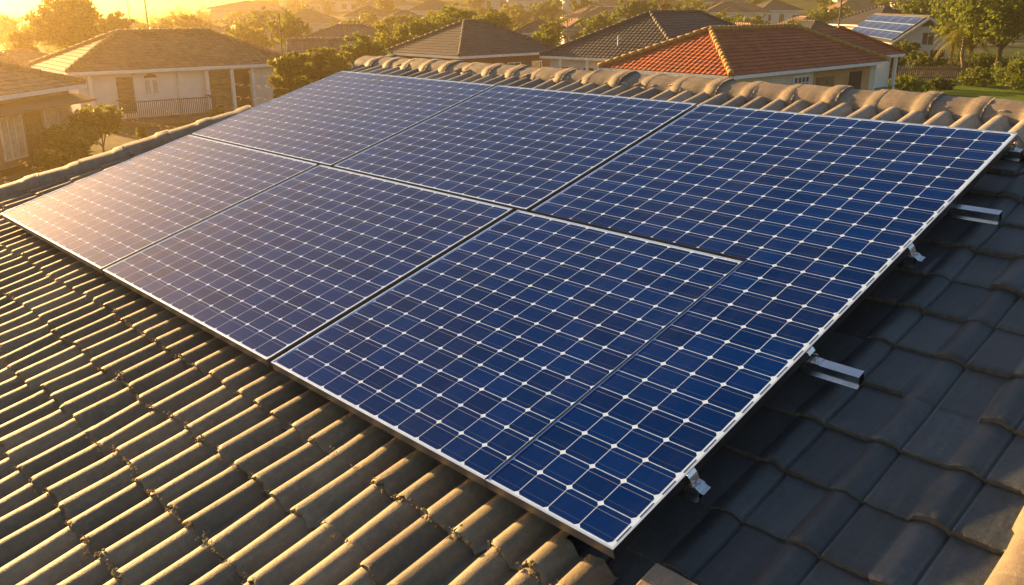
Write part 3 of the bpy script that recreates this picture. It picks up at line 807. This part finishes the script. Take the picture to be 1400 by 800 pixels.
# --- nearest house at the far left edge
n=gp(-150,152,2.8); r_=gp(117,114,2.8); ang=math.atan2((r_-n).y,(r_-n).x); La=(r_-n).length
hA=house_at('bungalow','tan house with curtained windows at the left picture edge',(n.x,n.y),ang,La,8.2,2.8,R(21),MR_TAN,MW_TANW,MR_TAN,z0=0)
O,e,nn=face_frame('x',La,8.2,.5)
k=La/267.0; fx=lambda px:(px+150)*k-.5
P=lambda a,z,d:O+e*a+Vector((0,0,z))+nn*d
window(hA,O,e,nn,fx(56),.55,fx(100)-fx(56),1.55,1,curtain=True)
window(hA,O,e,nn,fx(-12),.35,fx(18)-fx(-12),1.7,2,curtain=True)
door(hA,O,e,nn,fx(26),.1,fx(50)-fx(26),2.1)
g_=MB(); vs=[P(a,z,d) for d,z in ((.05,2.42),(1.1,2.2)) for a in (-.2,La-.8)]+[P(a,z-.08,d) for d,z in ((.05,2.42),(1.1,2.2)) for a in (-.2,La-.8)]
g_.add(vs,[(2,3,1,0),(4,5,7,6),(0,1,5,4),(2,6,7,3),(0,4,6,2),(1,3,7,5)]); g_.build('awning',MW_BROWN,hA)
g_=MB(); vs=[P(a,z,d) for d in (.03,.9) for a,z in ((-.2,-2),(La-1.1,-2),(La-1.1,.0),(-.2,.0))]
g_.add(vs,[(3,2,1,0),(4,5,6,7),(0,1,5,4),(1,2,6,5),(2,3,7,6),(3,0,4,7)]); g_.build('plinth',MW_BROWN,hA)

# --- house C behind, left edge
house_at('bungalow','roof with a pale verge at the far left, in front of the big backlit tree',(atx(-60,52,2.8),52),R(8),(atx(28,52)-atx(-60,52)),7,2.9,R(22),MR_TAN,MW_CREAM,MR_TAN,z0=-.5)

# --- grey hip roof E, behind the ridge
def corner_house(near,left,right,ze,pitch,*a,La=None,Lb=None,use='a',**kw):
    n,aa,ab,la,lb=from_corners(near,left,right,ze)
    ang={'a':aa,'b':ab,'m':(aa+ab)/2}[use]
    return house_at(a[0],a[1],(n.x,n.y),ang,La or la,Lb or lb,ze,pitch,*a[2:],**kw),La or la,Lb or lb
hE,La,Lb=corner_house((628,77),(522,71),(772,70),2.8,R(27),'bungalow','brown grey hip roofed house just behind the left half of the ridge',MR_GREY,MW_BROWN,MR_GREY,use='m',z0=0)
O,e,nn=face_frame('x',La,Lb,.5)
window(hE,O,e,nn,La*.45,1.0,1.2,1.1,1); window(hE,O,e,nn,La*.70,1.0,.9,1.1,0)
O,e,nn=face_frame('y',La,Lb,.5); window(hE,O,e,nn,1.5,1,1.4,1.1,1)
hF,La,Lb=corner_house((935,84),(768,74),(1012,66),2.8,R(27),'bungalow','charcoal hip roofed house with white posts between the brown roof and the red roof',MR_DARK,MW_WHITE,MR_DARK,use='m',z0=0)
O,e,nn=face_frame('y',La,Lb,.5)
for s_,w_ in ((.6,1.2),(2.6,.8),(4.4,1.4)):
    window(hF,O,e,nn,s_,.7,w_,1.4,1)
P=lambda a,z,d:O+e*a+Vector((0,0,z))+nn*d
for q in (.1,.30,.55): 
    g_=MB(); g_.box(-.07,-.07,0,.07,.07,2.62); o=g_.build('porch_post',M_FASCIA,hF); o.location=P(Lb*q,0,.38)
# --- red roofed house
n,aa,ab,la,lb=from_corners((1000,104),(818,92),(1140,84),2.8)
LaG=17.0
hG=house_at('bungalow','house with the bright red clay tile roof and ochre hip cap behind the ridge',(n.x,n.y),ab,LaG,lb,2.8,R(25),MR_RED,MW_CREAM,MR_HIPCAP,z0=0,capr=.15)
O,e,nn=face_frame('x',LaG,lb,.5)
P=lambda a,z,d:O+e*a+Vector((0,0,z))+nn*d
print('red house',la,lb,math.degrees(aa),math.degrees(ab))
window(hG,O,e,nn,2.6,1.5,.35,.8,0); 
wgr=window(hG,O,e,nn,6.2,1.35,1.6,1.0,0)
gg=MB()
for i in range(5): gg.bar(P(6.2+.4*i,1.35,.07),P(6.2+.4*i,2.35,.07),.06)
for i in range(4): gg.bar(P(6.2,1.35+.33*i,.07),P(7.8,1.35+.33*i,.07),.06)
gg.build('grille',M_FASCIA,wgr)
mo=MB(); s0,s1=8.4,15.2
mo.add([P(s0,-2,.02),P(s1,-2,.02),P(s1,2.7,.02),P(s0,2.7,.02)],[(0,1,2,3)]); mo.add([P(s0,-2,0.001),P(s0,2.7,0.001),P(s0,2.7,.02),P(s0,-2,.02)],[(0,1,2,3)]); mo.build('ochre_wall',MW_OCHRE,hG)
door(hG,O+nn*.022,e,nn,8.7,.1,2.0,2.1); door(hG,O+nn*.022,e,nn,12.6,.1,1.5,2.2,M_DARK,'dark_doorway',False)
# porch end
ang=ab; pe=Vector((math.cos(ang),math.sin(ang),0)); pn=Vector((-pe.y,pe.x,0))
pc=Vector((n.x,n.y,0))+pe*(LaG-.1)+pn*.9
w1=MB(); w1.box(LaG-.4,1.6,-2,LaG+4.0,lb-.6,2.9); w1.build('porch_wall',MW_WHITE,hG)
r1=MB(); roof_face(r1,(LaG-4.2,1.0,3.02),(LaG+4.6,1.0,3.02),(LaG+1.4,lb/2,4.6),(LaG-4.2,lb/2,4.6)); roof_face(r1,(LaG+4.6,1.0,3.02),(LaG+4.6,lb,3.02),(LaG+1.4,lb/2,4.6),(LaG+1.4,lb/2,4.6))
ro=r1.build('porch_roof',MR_RED,hG); c1=MB(); capline(c1,(LaG+4.6,1.0,3.07),(LaG+1.4,lb/2,4.65),.12); c1.build('roof_caps',MR_RED,ro)
f1=MB(); f1.bar((LaG-.3,1.0,2.92),(LaG+4.6,1.0,2.92),.06,.17); f1.build('fascia',M_FASCIA,hG)
for xx in (LaG+1.0,LaG+3.9):
    p1=MB(); p1.box(-.09,-.09,-2,.09,.09,2.9); o=p1.build('porch_post',M_FASCIA,hG); o.location=(xx,1.25,0)
p1=MB()
for i in range(14): p1.bar((LaG+.3+i*.28,1.22,-.2),(LaG+.3+i*.28,1.22,.95),.03)
p1.bar((LaG+.2,1.22,.98),(LaG+4.0,1.22,.98),.05); p1.build('balustrade',M_IRON,hG)

# --- white gabled house with its own solar roof, right
n=gp(1219,59,2.5)
b_=gp(1136,44,2.5)
angb=math.atan2((b_-n).y,(b_-n).x)-math.pi/2
LaH=6.3; LbH=24.0
hH=house_at('gabled_house','white gabled house with a solar covered roof behind the red roof',(n.x,n.y),angb,LaH,LbH,2.5,R(37),MR_DARK,MW_WHITE,MR_GREY,kind='gabley',z0=0)
print('solar house ang',math.degrees(angb),n)
O,e,nn=face_frame('x',LaH,LbH,.5)
P=lambda a,z,d:O+e*a+Vector((0,0,z))+nn*d
window(hH,O,e,nn,.5,.9,.8,1.2,0); window(hH,O,e,nn,2.3,2.35,1.0,1.1,1); window(hH,O,e,nn,3.2,.6,1.3,1.3,1)
gv=MB(); hh=2.5+LaH/2*math.tan(R(37))
gv.add([P(LaH/2-.5-.8,hh-.85,.03),P(LaH/2-.5+.8,hh-.85,.03),P(LaH/2-.5,hh-.22,.03)],[(0,1,2)]); gv.build('gable_board',MR_DARK,hH)
aw=MB(); aw.add([P(-.6,2.5,.0),P(2.1,2.5,.0),P(2.1,2.1,1.0),P(-.6,2.1,1.0)],[(0,1,2,3),(3,2,1,0)]); aw.build('porch_roof',MR_DARK,hH)
for q in (.0,2.2):
    g_=MB(); g_.box(-.08,-.08,0,.08,.08,2.1); o=g_.build('porch_post',M_FASCIA,hH); o.location=P(q-.3,0,.9)
# its solar panels (2 rows) on the left slope
th=R(37); rootM=Matrix.Rotation(angb,3,'Z')
slope_len=LaH/2/math.cos(th)
M_FARCELL=cell_mat('far solar cells',.8,.8,2.0,.35)
ncol,nrow=6,3
for i in range(ncol):
    for j in range(nrow):
        pw=(LbH-1.0)/ncol; ph=(slope_len-.5)/nrow
        # frame axes: along -y (from back to front), upslope
        ex=rootM@Vector((0,-1,0)); ey=rootM@Vector((math.cos(th),0,math.sin(th))); ez=ex.cross(ey)
        base=Vector((n.x,n.y,0))+rootM@Vector((0,LbH,2.5))
        p0=base+ex*(.5+i*pw)+ey*(.25+j*ph)+ez*.14
        place=['lowest','middle','top'][j]+' row, '+['farthest','second farthest','third from the far end','third from the gable','second from the gable','nearest the gable'][i]
        t=thing('solar_panel','small solar panel on the white gabled house, '+place,'solar panel',loc=p0,rot=Matrix((ex,ey,ez)).transposed(),group='solar panels on the gabled house')
        fb=MB(); w_,h_=pw-.04,ph-.04
        for q in ((0,0,w_,.04),(0,h_-.04,w_,h_),(0,.04,.04,h_-.04),(w_-.04,.04,w_,h_-.04)): fb.box(q[0],q[1],0,q[2],q[3],.045)
        fb.build('frame',M_FRAME,t)
        gb=MB(); gb.add([(.04,.04,.04),(w_-.04,.04,.04),(w_-.04,h_-.04,.04),(.04,h_-.04,.04)],[(0,1,2,3)],0,uvs=[[(0,0),(w_-.08,0),(w_-.08,h_-.08),(0,h_-.08)]]); gb.build('glass',M_FARCELL,t)

# --- mid distance houses
def far_house(label,px,Y,wpx,Lb,deg,ze,pitch,rm,wm,z0=None,kind='hip',wins=3,name='bungalow'):
    X=atx(px,Y,2.8); La=wpx/F_PX*(Y*cp)/max(.5,math.cos(R(deg)))
    zg=gz(X,Y) if z0 is None else z0
    h=house_at(name,label,(X,Y),R(deg),La,Lb,ze,R(pitch),rm,wm,rm,kind=kind,z0=zg)
    O,e,nn=face_frame('x',La,Lb,.5)
    rr=random.Random(int(px))
    for i in range(wins):
        s_=(i+.35+rr.uniform(-.1,.1))*(La-1)/wins
        if i==wins//2: door(h,O,e,nn,s_,0.1,.95,2.05)
        else: window(h,O,e,nn,s_,.9,rr.choice((1.0,1.4)),1.15,1)
    return h
far_house('long low house with a beige roof above the hedge, left of centre',392,88,165,9,4,2.9,20,MR_PINK,MW_WHITE,z0=-.6,wins=5)
far_house('small white gabled house tucked below the long low house',388,66,86,8,10,2.3,27,MR_PINK,MW_WHITE,z0=-1.0,kind='gablex',wins=3)
far_house('bungalow far away right of the hedge with a grey roof and white wall',700,110,62,9,-6,2.9,26,MR_GREY,MW_WHITE,z0=-.2,wins=3)
far_house('small white bungalow with brown roof far behind the charcoal roof',775,112,44,9,6,2.9,26,MR_PINK,MW_WHITE,z0=.2,wins=3)
far_house('low garage with a flat grey roof beyond the charcoal hip roof',757,84,52,8,0,2.2,12,MR_GREY,MW_CREAM,z0=-.5,wins=2)
far_house('pale bungalow with pyramid roof far behind the red roof',914,128,62,10,8,2.9,28,MR_GREY,MW_CREAM,wins=4)
far_house('brown roofed bungalow half hidden behind the red ridge',1010,92,70,9,12,2.8,24,MR_PINK,MW_CREAM,wins=3)
far_house('dark roofed house left of the solar covered roof',1105,98,60,9,16,3.0,26,MR_DARK,MW_CREAM,wins=3)
far_house('house with a broad charcoal roof behind the solar covered roof',1195,108,95,10,14,3.6,26,MR_DARK,MW_WHITE,wins=3)
far_house('small roof at the edge of the red house among garden trees',1085,128,52,9,0,2.9,26,MR_PINK,MW_WHITE,wins=3)
far_house('wide pale roofed hall on the skyline left of centre',285,190,92,14,3,5.5,12,MR_PINK,MW_CREAM,wins=4,name='hall')
far_house('backlit house under the skyline hall',300,120,90,9,2,2.9,24,MR_TAN,MW_CREAM,wins=3)
far_house('small hazy house between pole and big backlit tree',215,112,70,9,5,2.9,26,MR_TAN,MW_WHITE,wins=3)
far_house('small hazy tan roofed house just below the utility pole',190,82,45,8,14,2.9,30,MR_TAN,MW_WHITE,wins=2)
far_house('pale hazy house above the left garage roof',372,150,80,9,-4,2.9,25,MR_TAN,MW_WHITE,wins=4)
far_house('far white house on the rise above the hedge',470,170,60,9,3,2.9,25,MR_PINK,MW_WHITE,wins=3)
far_house('far hillside house with two white bays near the top centre',560,185,64,9,0,2.9,25,MR_GREY,MW_WHITE,wins=3)
far_house('far hillside house with rust coloured roof at the top edge',845,190,60,9,-5,2.9,25,MR_PINK,MW_WHITE,wins=3)
far_house('far hillside house with grey roof at the top edge',960,205,70,9,5,2.9,25,MR_GREY,MW_CREAM,wins=3)
far_house('far hillside house with a pale wall over the red roof',1040,180,60,9,9,2.9,25,MR_GREY,MW_WHITE,wins=3)
far_house('far hillside house above the solar covered roof',1140,175,80,9,2,2.9,25,MR_TAN,MW_WHITE,wins=3)
far_house('tiny hillside house at the top of the picture right of centre',770,215,54,9,2,2.9,25,MR_PINK,MW_WHITE,wins=3)
far_house('tiny hazy hillside house at the top left of centre',640,220,60,9,2,2.9,25,MR_PINK,MW_WHITE,wins=3)

# ------------------------------------------------------------------ plants
def leaf_quads(rng,centres,radii,n,size,flat=.75):
    """leaf faces gathered in clumps that sit in and on the blobs; returns verts, faces"""
    centres=np.asarray(centres,float); radii=np.asarray(radii,float)
    if radii.ndim==1: radii=np.stack([radii,radii,radii*flat],1)
    vol=radii.prod(1); pb=vol**.75; pb=pb/pb.sum()
    ncl=max(24,n//(26 if n>3000 else 13))
    bi=rng.choice(len(centres),ncl,p=pb)
    d=rng.normal(size=(ncl,3)); d/=np.linalg.norm(d,axis=1,keepdims=True)
    rr=rng.random((ncl,1))**.38
    cl=centres[bi]+d*rr*radii[bi]
    ci=rng.integers(0,ncl,n)
    cs=radii.mean()*.15
    pos=cl[ci]+np.clip(rng.normal(size=(n,3)),-1.5,1.5)*cs*np.array([1,1,.7])
    nrm=rng.normal(size=(n,3))+d[ci]*.9+np.array([0,0,.5]); nrm/=np.linalg.norm(nrm,axis=1,keepdims=True)
    a=np.cross(nrm,rng.normal(size=(n,3))); a/=np.linalg.norm(a,axis=1,keepdims=True); b=np.cross(nrm,a)
    s=(size*rng.uniform(.6,1.35,(n,1)))
    a=a*s; b=b*s*.55
    V=np.stack([pos-a,pos-b*.9+a*.1,pos+a,pos+b*.9+a*.1],1).reshape(-1,3)
    Fq=np.arange(n*4).reshape(n,4)
    return V,Fq
def quick_mesh(name,V,F,mat,parent):
    me=bpy.data.meshes.new(name); nv=len(V); nf=len(F)
    me.vertices.add(nv); me.vertices.foreach_set('co',np.asarray(V,np.float32).ravel())
    me.loops.add(nf*4); me.loops.foreach_set('vertex_index',np.asarray(F,np.int32).ravel())
    me.polygons.add(nf); me.polygons.foreach_set('loop_start',np.arange(0,nf*4,4,dtype=np.int32))
    try: me.polygons.foreach_set('loop_total',np.full(nf,4,np.int32))
    except Exception: pass
    me.update(calc_edges=True); me.validate()
    return link_mesh(name,me,parent,[mat])
seedc=[100]
def tree(label,x,y,h,r,mat,n=3500,leaf=.16,trunk=.35,blobs=7,name='tree',group=None,z0=None,cat='tree',bark=M_BARK,squash=.8,tr=.10):
    seedc[0]+=1; rng=np.random.default_rng(seedc[0]); rnd=random.Random(seedc[0])
    zg=gz(x,y) if z0 is None else z0
    root=thing(name,label,cat,loc=(x,y,zg),group=group)
    th=h*trunk; ch=h-th
    cs=[];rs=[]
    for i in range(blobs):
        a=rnd.uniform(0,6.28); q=rnd.uniform(.15,.68)*r if i else 0
        z=th+ch*rnd.uniform(.22,.72); 
        rad=r*rnd.uniform(.38,.6)
        rz=min(rad*squash,h*.42); z=max(rz*.75,min(z,h-rz*.9))
        cs.append((q*math.cos(a),q*math.sin(a),z)); rs.append((rad,rad,rz))
    V,Fq=leaf_quads(rng,cs,rs,n,leaf,squash)
    quick_mesh('crown',V,Fq,mat,root)
    tb=MB()
    lean=rnd.uniform(-.06,.06)*h
    top=Vector((lean*.6,0,th+ch*.35))
    tb.tube([(0,0,-.4),(0,0,.2),(lean*.2,0,th*.5),(lean*.4,0,th),top],[tr*1.5,tr*1.15,tr,tr*.85,tr*.5],7)
    for c,rad in zip(cs[:6],rs[:6]):
        p0=Vector((lean*.35,0,th*rnd.uniform(.7,1.0))); p2=Vector(c); p1=p0.lerp(p2,.5)+Vector((0,0,-.1*r))
        tb.tube([p0,p1,p2],[tr*.6,tr*.38,tr*.14],5)
    tb.build('trunk',bark,root)
    return root
def tree_px(label,px,Y,h,wpx,mat,**kw):
    X=atx(px,Y,2); r=wpx/2/F_PX*Y*cp
    return tree(label,X,Y,h,r,mat,**kw)
def bush_px(label,px,py,wpx,h,mat,n=1500,leaf=.09,**kw):
    p=gp(px,py,0); r=wpx/2/F_PX*p.y
    return tree(label,p.x,p.y,h,r,mat,n=n,leaf=leaf,trunk=.12,name=kw.pop('name','shrub'),cat='shrub',z0=0,tr=.04,**kw)
# left side
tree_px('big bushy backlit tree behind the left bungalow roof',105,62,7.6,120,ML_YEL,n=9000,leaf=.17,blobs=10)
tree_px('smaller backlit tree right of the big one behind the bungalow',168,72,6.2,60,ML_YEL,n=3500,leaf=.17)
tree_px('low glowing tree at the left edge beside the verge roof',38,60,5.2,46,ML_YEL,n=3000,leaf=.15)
bush_px('round dense shrub against the balcony of the left bungalow',142,208,88,2.1,ML_YEL,n=6500)
bush_px('wide low shrub under the curtained window at left',92,226,96,1.4,ML_YEL,n=6000)
bush_px('small bright shrub at the balcony corner',196,196,26,.8,ML_YEL,n=800)
bush_px('small yellow shrub below the roller shutter',298,170,30,1.0,ML_YEL,n=1000)
bush_px('yellow shrub in front of the right end of the left bungalow',336,152,40,1.3,ML_YEL,n=1400)
# dark tree mass at right end of bungalow B
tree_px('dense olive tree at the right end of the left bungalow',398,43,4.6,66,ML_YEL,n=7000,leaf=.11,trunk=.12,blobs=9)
tree_px('broad olive tree touching the dense one behind the array corner',430,50,4.2,60,ML_OLIVE,n=6000,leaf=.12,trunk=.12,blobs=9)
tree_px('short yellow tipped shrub tree above the array corner',420,38,2.6,40,ML_YEL,n=2600,leaf=.09,trunk=.1,blobs=6)
# hedge of trees rising to the right behind roof E
hedge=[('lowest hedge tree beside the far array corner',452,56,3.9,70,ML_MID),('hedge tree second from the dark olive tree',492,62,4.3,74,ML_YEL),('rounded hedge tree below the long low house',530,68,4.9,74,ML_MID),
 ('yellow tipped hedge tree left of the brown hip roof',566,74,5.5,72,ML_YEL),('tall hedge tree behind the brown hip roof peak',602,80,6.4,76,ML_MID),('hedge tree right behind the brown hip roof peak',640,84,6.7,70,ML_YEL),('rightmost tall hedge tree over the brown hip roof',672,88,6.6,64,ML_MID)]
for l,px,Y,h,w,m in hedge: tree_px(l,px,Y,h+.35,w*1.15,ML_YEL if m is ML_MID else ML_MID,n=8000,leaf=.15,trunk=.12,blobs=9,group='trees of the long hedge')
# centre
tree_px('bright garden tree between the brown and charcoal roofs',790,76,3.8,70,ML_MID,n=3800,leaf=.14,trunk=.15)
tree_px('second bright garden tree beside the low garage',838,80,4.2,62,ML_YEL,n=3400,leaf=.14,trunk=.15)
tree_px('small tree with a bare stem left of the low garage',746,80,4.4,34,ML_MID,n=1500,leaf=.14,trunk=.4)
tree_px('tall green tree at the top edge above the charcoal roof',868,118,7.6,58,ML_MID,n=4200,leaf=.2)
tree_px('rusty topped tree beside the tall green tree',905,125,7.4,40,ML_DRY,n=2200,leaf=.2)
tree_px('dark tree beside the small white bungalow',812,112,5.6,34,ML_DEEP,n=2200,leaf=.18,trunk=.15)
tree_px('green shrub tree in front of the far grey roof bungalow',742,100,3.6,40,ML_MID,n=1800,leaf=.15,trunk=.15)
tree_px('low garden trees over the charcoal ridge',975,100,3.6,60,ML_MID,n=2600,leaf=.15,trunk=.15)
tree_px('green tree left of the dark roofed house',1075,96,5.0,44,ML_MID,n=2800,leaf=.15,trunk=.15)
tree_px('tree behind the red roof beside the brown roofed bungalow',1005,118,5.4,44,ML_MID,n=2400,leaf=.18,trunk=.2)
# right garden
tree_px('huge leafy tree in the top right corner',1365,72,10.2,190,ML_MID,n=15000,leaf=.20,blobs=13,trunk=.30,tr=.2)
tree_px('tall leafy tree between the gabled house and the huge tree',1330,84,8.2,90,ML_MID,n=8000,leaf=.18,blobs=10,trunk=.32,tr=.15)
tree_px('leafy tree standing farther back behind the gabled house',1262,96,8.0,70,ML_MID,n=4200,leaf=.2,trunk=.3)
bush_px('big dark clipped shrub at the right edge of the lawn',1392,124,96,2.5,ML_MID,n=6500,leaf=.12)
bush_px('squat clipped shrub between fence and big shrub',1330,118,62,1.5,ML_MID,n=3600,leaf=.11)
bush_px('dark green bush in front of the gable wall',1262,108,60,2.2,ML_DEEP,n=3600,leaf=.12)
bush_px('dark bush beside the porch of the red roofed house',1212,118,44,3.0,ML_DEEP,n=3200,leaf=.12)
bush_px('tall dark bush under the gabled house roof corner',1232,100,40,3.2,ML_DEEP,n=3000,leaf=.12)
bush_px('low flowering bush at the left end of the lawn',1235,128,60,1.2,ML_MID,n=2600,leaf=.10)
bush_px('small round bush on the lawn edge by the fence',1285,126,34,1.1,ML_DEEP,n=1800,leaf=.10)
bush_px('dark hedge bush behind the picket fence',1302,106,70,1.7,ML_DEEP,n=3200,leaf=.12)
bush_px('dark bush behind the clipped shrubs',1345,106,80,2.0,ML_DEEP,n=3600,leaf=.12)
def palm(label,px,Y,h,fr=22,L=2.2):
    X=atx(px,Y,2); root=thing('palm_tree',label,'palm tree',loc=(X,Y,gz(X,Y)))
    rnd=random.Random(px); tb=MB(); top=Vector((.5,0,h))
    tb.tube([(.9,0,-.3),(.75,0,h*.2),(.4,0,h*.5),(.4,0,h*.8),top],[.20,.17,.15,.13,.11],8); tb.build('trunk',M_BARKP,root)
    V=[];Fq=[]
    for i in range(fr):
        a=i*2.4+rnd.uniform(-.2,.2); el=rnd.uniform(-.5,1.0); d=Vector((math.cos(a),math.sin(a),0)); pts=[]
        for k in range(9):
            t=k/8; pts.append(top+d*(L*t*math.cos(el*.6))+Vector((0,0,L*(math.sin(el)*t-.75*t*t))))
        sd=Vector((-d.y,d.x,0))
        for k in range(1,9):
            for s_ in (-1,1):
                for j in range(2):
                    p=pts[k-1].lerp(pts[k],j/2); tip=p+sd*s_*(.5*math.sin(math.pi*min(1,(k+.5*j)/8.6))+.08)+(pts[k]-pts[k-1])*.8+Vector((0,0,-.16))
                    w=(pts[k]-pts[k-1])*.22; b0=len(V); V+=[p-w*.4,p+w,tip+w*.2,tip]; Fq.append((b0,b0+1,b0+2,b0+3))
    quick_mesh('crown',np.array([tuple(v) for v in V]),np.array(Fq),ML_YEL,root); return root
palm('palm with a leaning pale trunk beside the gabled house',1308,72,4.3)
palm('shorter palm left of the leaning palm',1294,74,3.4,16,1.7)

# picket fence by the lawn
a=gp(1212,112,0); b=gp(1338,112,0)
fe=thing('picket_fence','dark picket fence along the back of the lawn','fence',loc=(a.x,a.y,0))
d=(b-a); L=d.length; d/=L
mb=MB(); 
for i in range(int(L/.16)):
    p=d*(i*.16); mb.box(p.x-.05,p.y-.012,.05,p.x+.05,p.y+.012,1.25+.03*math.sin(i*1.7))
for z in (.35,1.0): mb.bar(Vector((0,.03,z)),Vector(d*L)+Vector((0,.03,z)),.05,.08)
mb.build('pickets',M_POLE,fe)
# utility poles, wires and mast
def pole(label,px,Y,h,arm=1.6,r=.11,mat=M_POLE,name='utility_pole'):
    X=atx(px,Y,4); root=thing(name,label,'pole',loc=(X,Y,gz(X,Y))); mb=MB()
    mb.tube([(0,0,-.5),(0,0,h)],[r,r*.7],8); mb.build('post',mat,root)
    if arm:
        m2=MB()
        for z in (h-.35,h-1.0): m2.bar((-arm/2,0,z),(arm/2,0,z),.1,.12)
        for z in (h-.24,h-.89):
            for q in (-.9,-.45,.45,.9): m2.tube([(q*arm/2,0,z-.05),(q*arm/2,0,z+.15)],[.05,.03],6)
        m2.build('crossarm',M_POLE,root)
    return root,Vector((X,Y,gz(X,Y)+h))
_,t1=pole('utility pole with crossarms on the left skyline',202,96,8.6)
_,t2=pole('thin utility pole left of the crossarm pole',177,150,11.0,1.2)
_,t3=pole('slim pole standing right of the left bungalow roof',384,58,5.4,0,.06)
_,t4=pole('slim pole among the far roofs above the charcoal roof',776,92,5.0,0,.06)
_,t5=pole('pale lamp mast between the far roofs at right',1147,104,8.5,.8,.12)
p=gp(843,82,2.6); root=thing('antenna_mast','thin pale antenna mast rising in front of the charcoal roof','antenna',loc=(p.x,p.y-.4,0)); mb=MB(); mb.tube([(0,0,0),(0,0,4.15)],[.05,.035],8); mb.build('mast',M_STEELV,root)
mb=MB(); mb.bar((-.25,0,3.9),(.25,0,3.9),.03); mb.build('crossbar',M_STEELV,root)
def wire(label,a,b,sag,r=.02):
    mb=MB(); pts=[]
    for i in range(21):
        t=i/20; q=a.lerp(b,t); q.z-=sag*4*t*(1-t); pts.append(q)
    base=pts[0].copy(); mb.tube([q-base for q in pts],[r]*21,5)
    o=mb.build('power_line',M_IRON); o.location=base; tag(o,label,'power line')
wire('power line sagging left from the crossarm pole',t1+Vector((-.7,0,-.2)),Vector((-75,70,6.5)),1.0)
wire('power line running from crossarm pole to thin pole',t1+Vector((.4,0,-.3)),t2+Vector((0,0,-.3)),.8)

rf=random.Random(77)
for i in range(46):
    Y=rf.uniform(125,330); px=rf.uniform(-40,1260)
    X=atx(px,Y,3); La=rf.uniform(9,14)
    h=house_at('bungalow','small distant house half hidden among trees on the hazy slope',(X,Y),R(rf.uniform(-14,20)),La,rf.uniform(8,10),2.8,R(rf.uniform(20,27)),
        rf.choice((MR_PINK,MR_GREY,MR_TAN,MR_PINK)),rf.choice((MW_WHITE,MW_CREAM,MW_WHITE)),MR_CAPS,z0=gz(X,Y),group='distant houses on the hazy slope')
    O,e,nn=face_frame('x',La,9,.5)
    for q in (.15,.42,.7): window(h,O,e,nn,q*(La-1),.9,1.3,1.2,0)
# distant trees as things, then the far wood
rnd=random.Random(42)
far_spots=[]
for i in range(240):
    Y=rnd.uniform(95,300); px=rnd.uniform(-60,1330)
    if px>1100 and Y<135: Y+=60
    far_spots.append((px,Y))
protos=[]
for i in range(6):
    t=tree('distant suburban tree half hidden among the far roofs',0,0,rnd.uniform(3.6,5.6),rnd.uniform(2.0,3.4),(ML_MID,ML_YEL,ML_DEEP,ML_MID,ML_OLIVE,ML_YEL)[i],n=1500,leaf=.30,trunk=.15,blobs=7,group='distant trees among the far roofs',z0=0)
    protos.append(t)
def copy_tree(src,loc,rz,s):
    c=src.copy(); C.objects.link(c); c.location=loc; c.rotation_euler=(0,0,rz); c.scale=(s,s,s)
    for ch in list(src.children):
        d=ch.copy(); C.objects.link(d); d.parent=c
    return c
for i,(px,Y) in enumerate(far_spots):
    X=atx(px,Y,3); z=gz(X,Y)
    if i<6:
        protos[i].location=(X,Y,z)
    else: copy_tree(protos[i%6],(X,Y,z),rnd.uniform(0,6.28),rnd.uniform(.75,1.15))
def far_wood():
    rng=np.random.default_rng(5); cs=[];rs=[]
    for i in range(1100):
        az=rng.uniform(-60,52); d=rng.uniform(240,900)
        x=d*math.sin(R(az)); y=d*math.cos(R(az)); z=gz(x,y); r=rng.uniform(2.5,5.5)
        cs.append((x,y,z+r*.55)); rs.append(r)
    V,Fq=leaf_quads(rng,cs,rs,60000,.75,.8)
    o=quick_mesh('far_wood',V,Fq,ML_MID,None); tag(o,kind='stuff'); o['label']='hazy mass of far trees along the skyline'
far_wood()
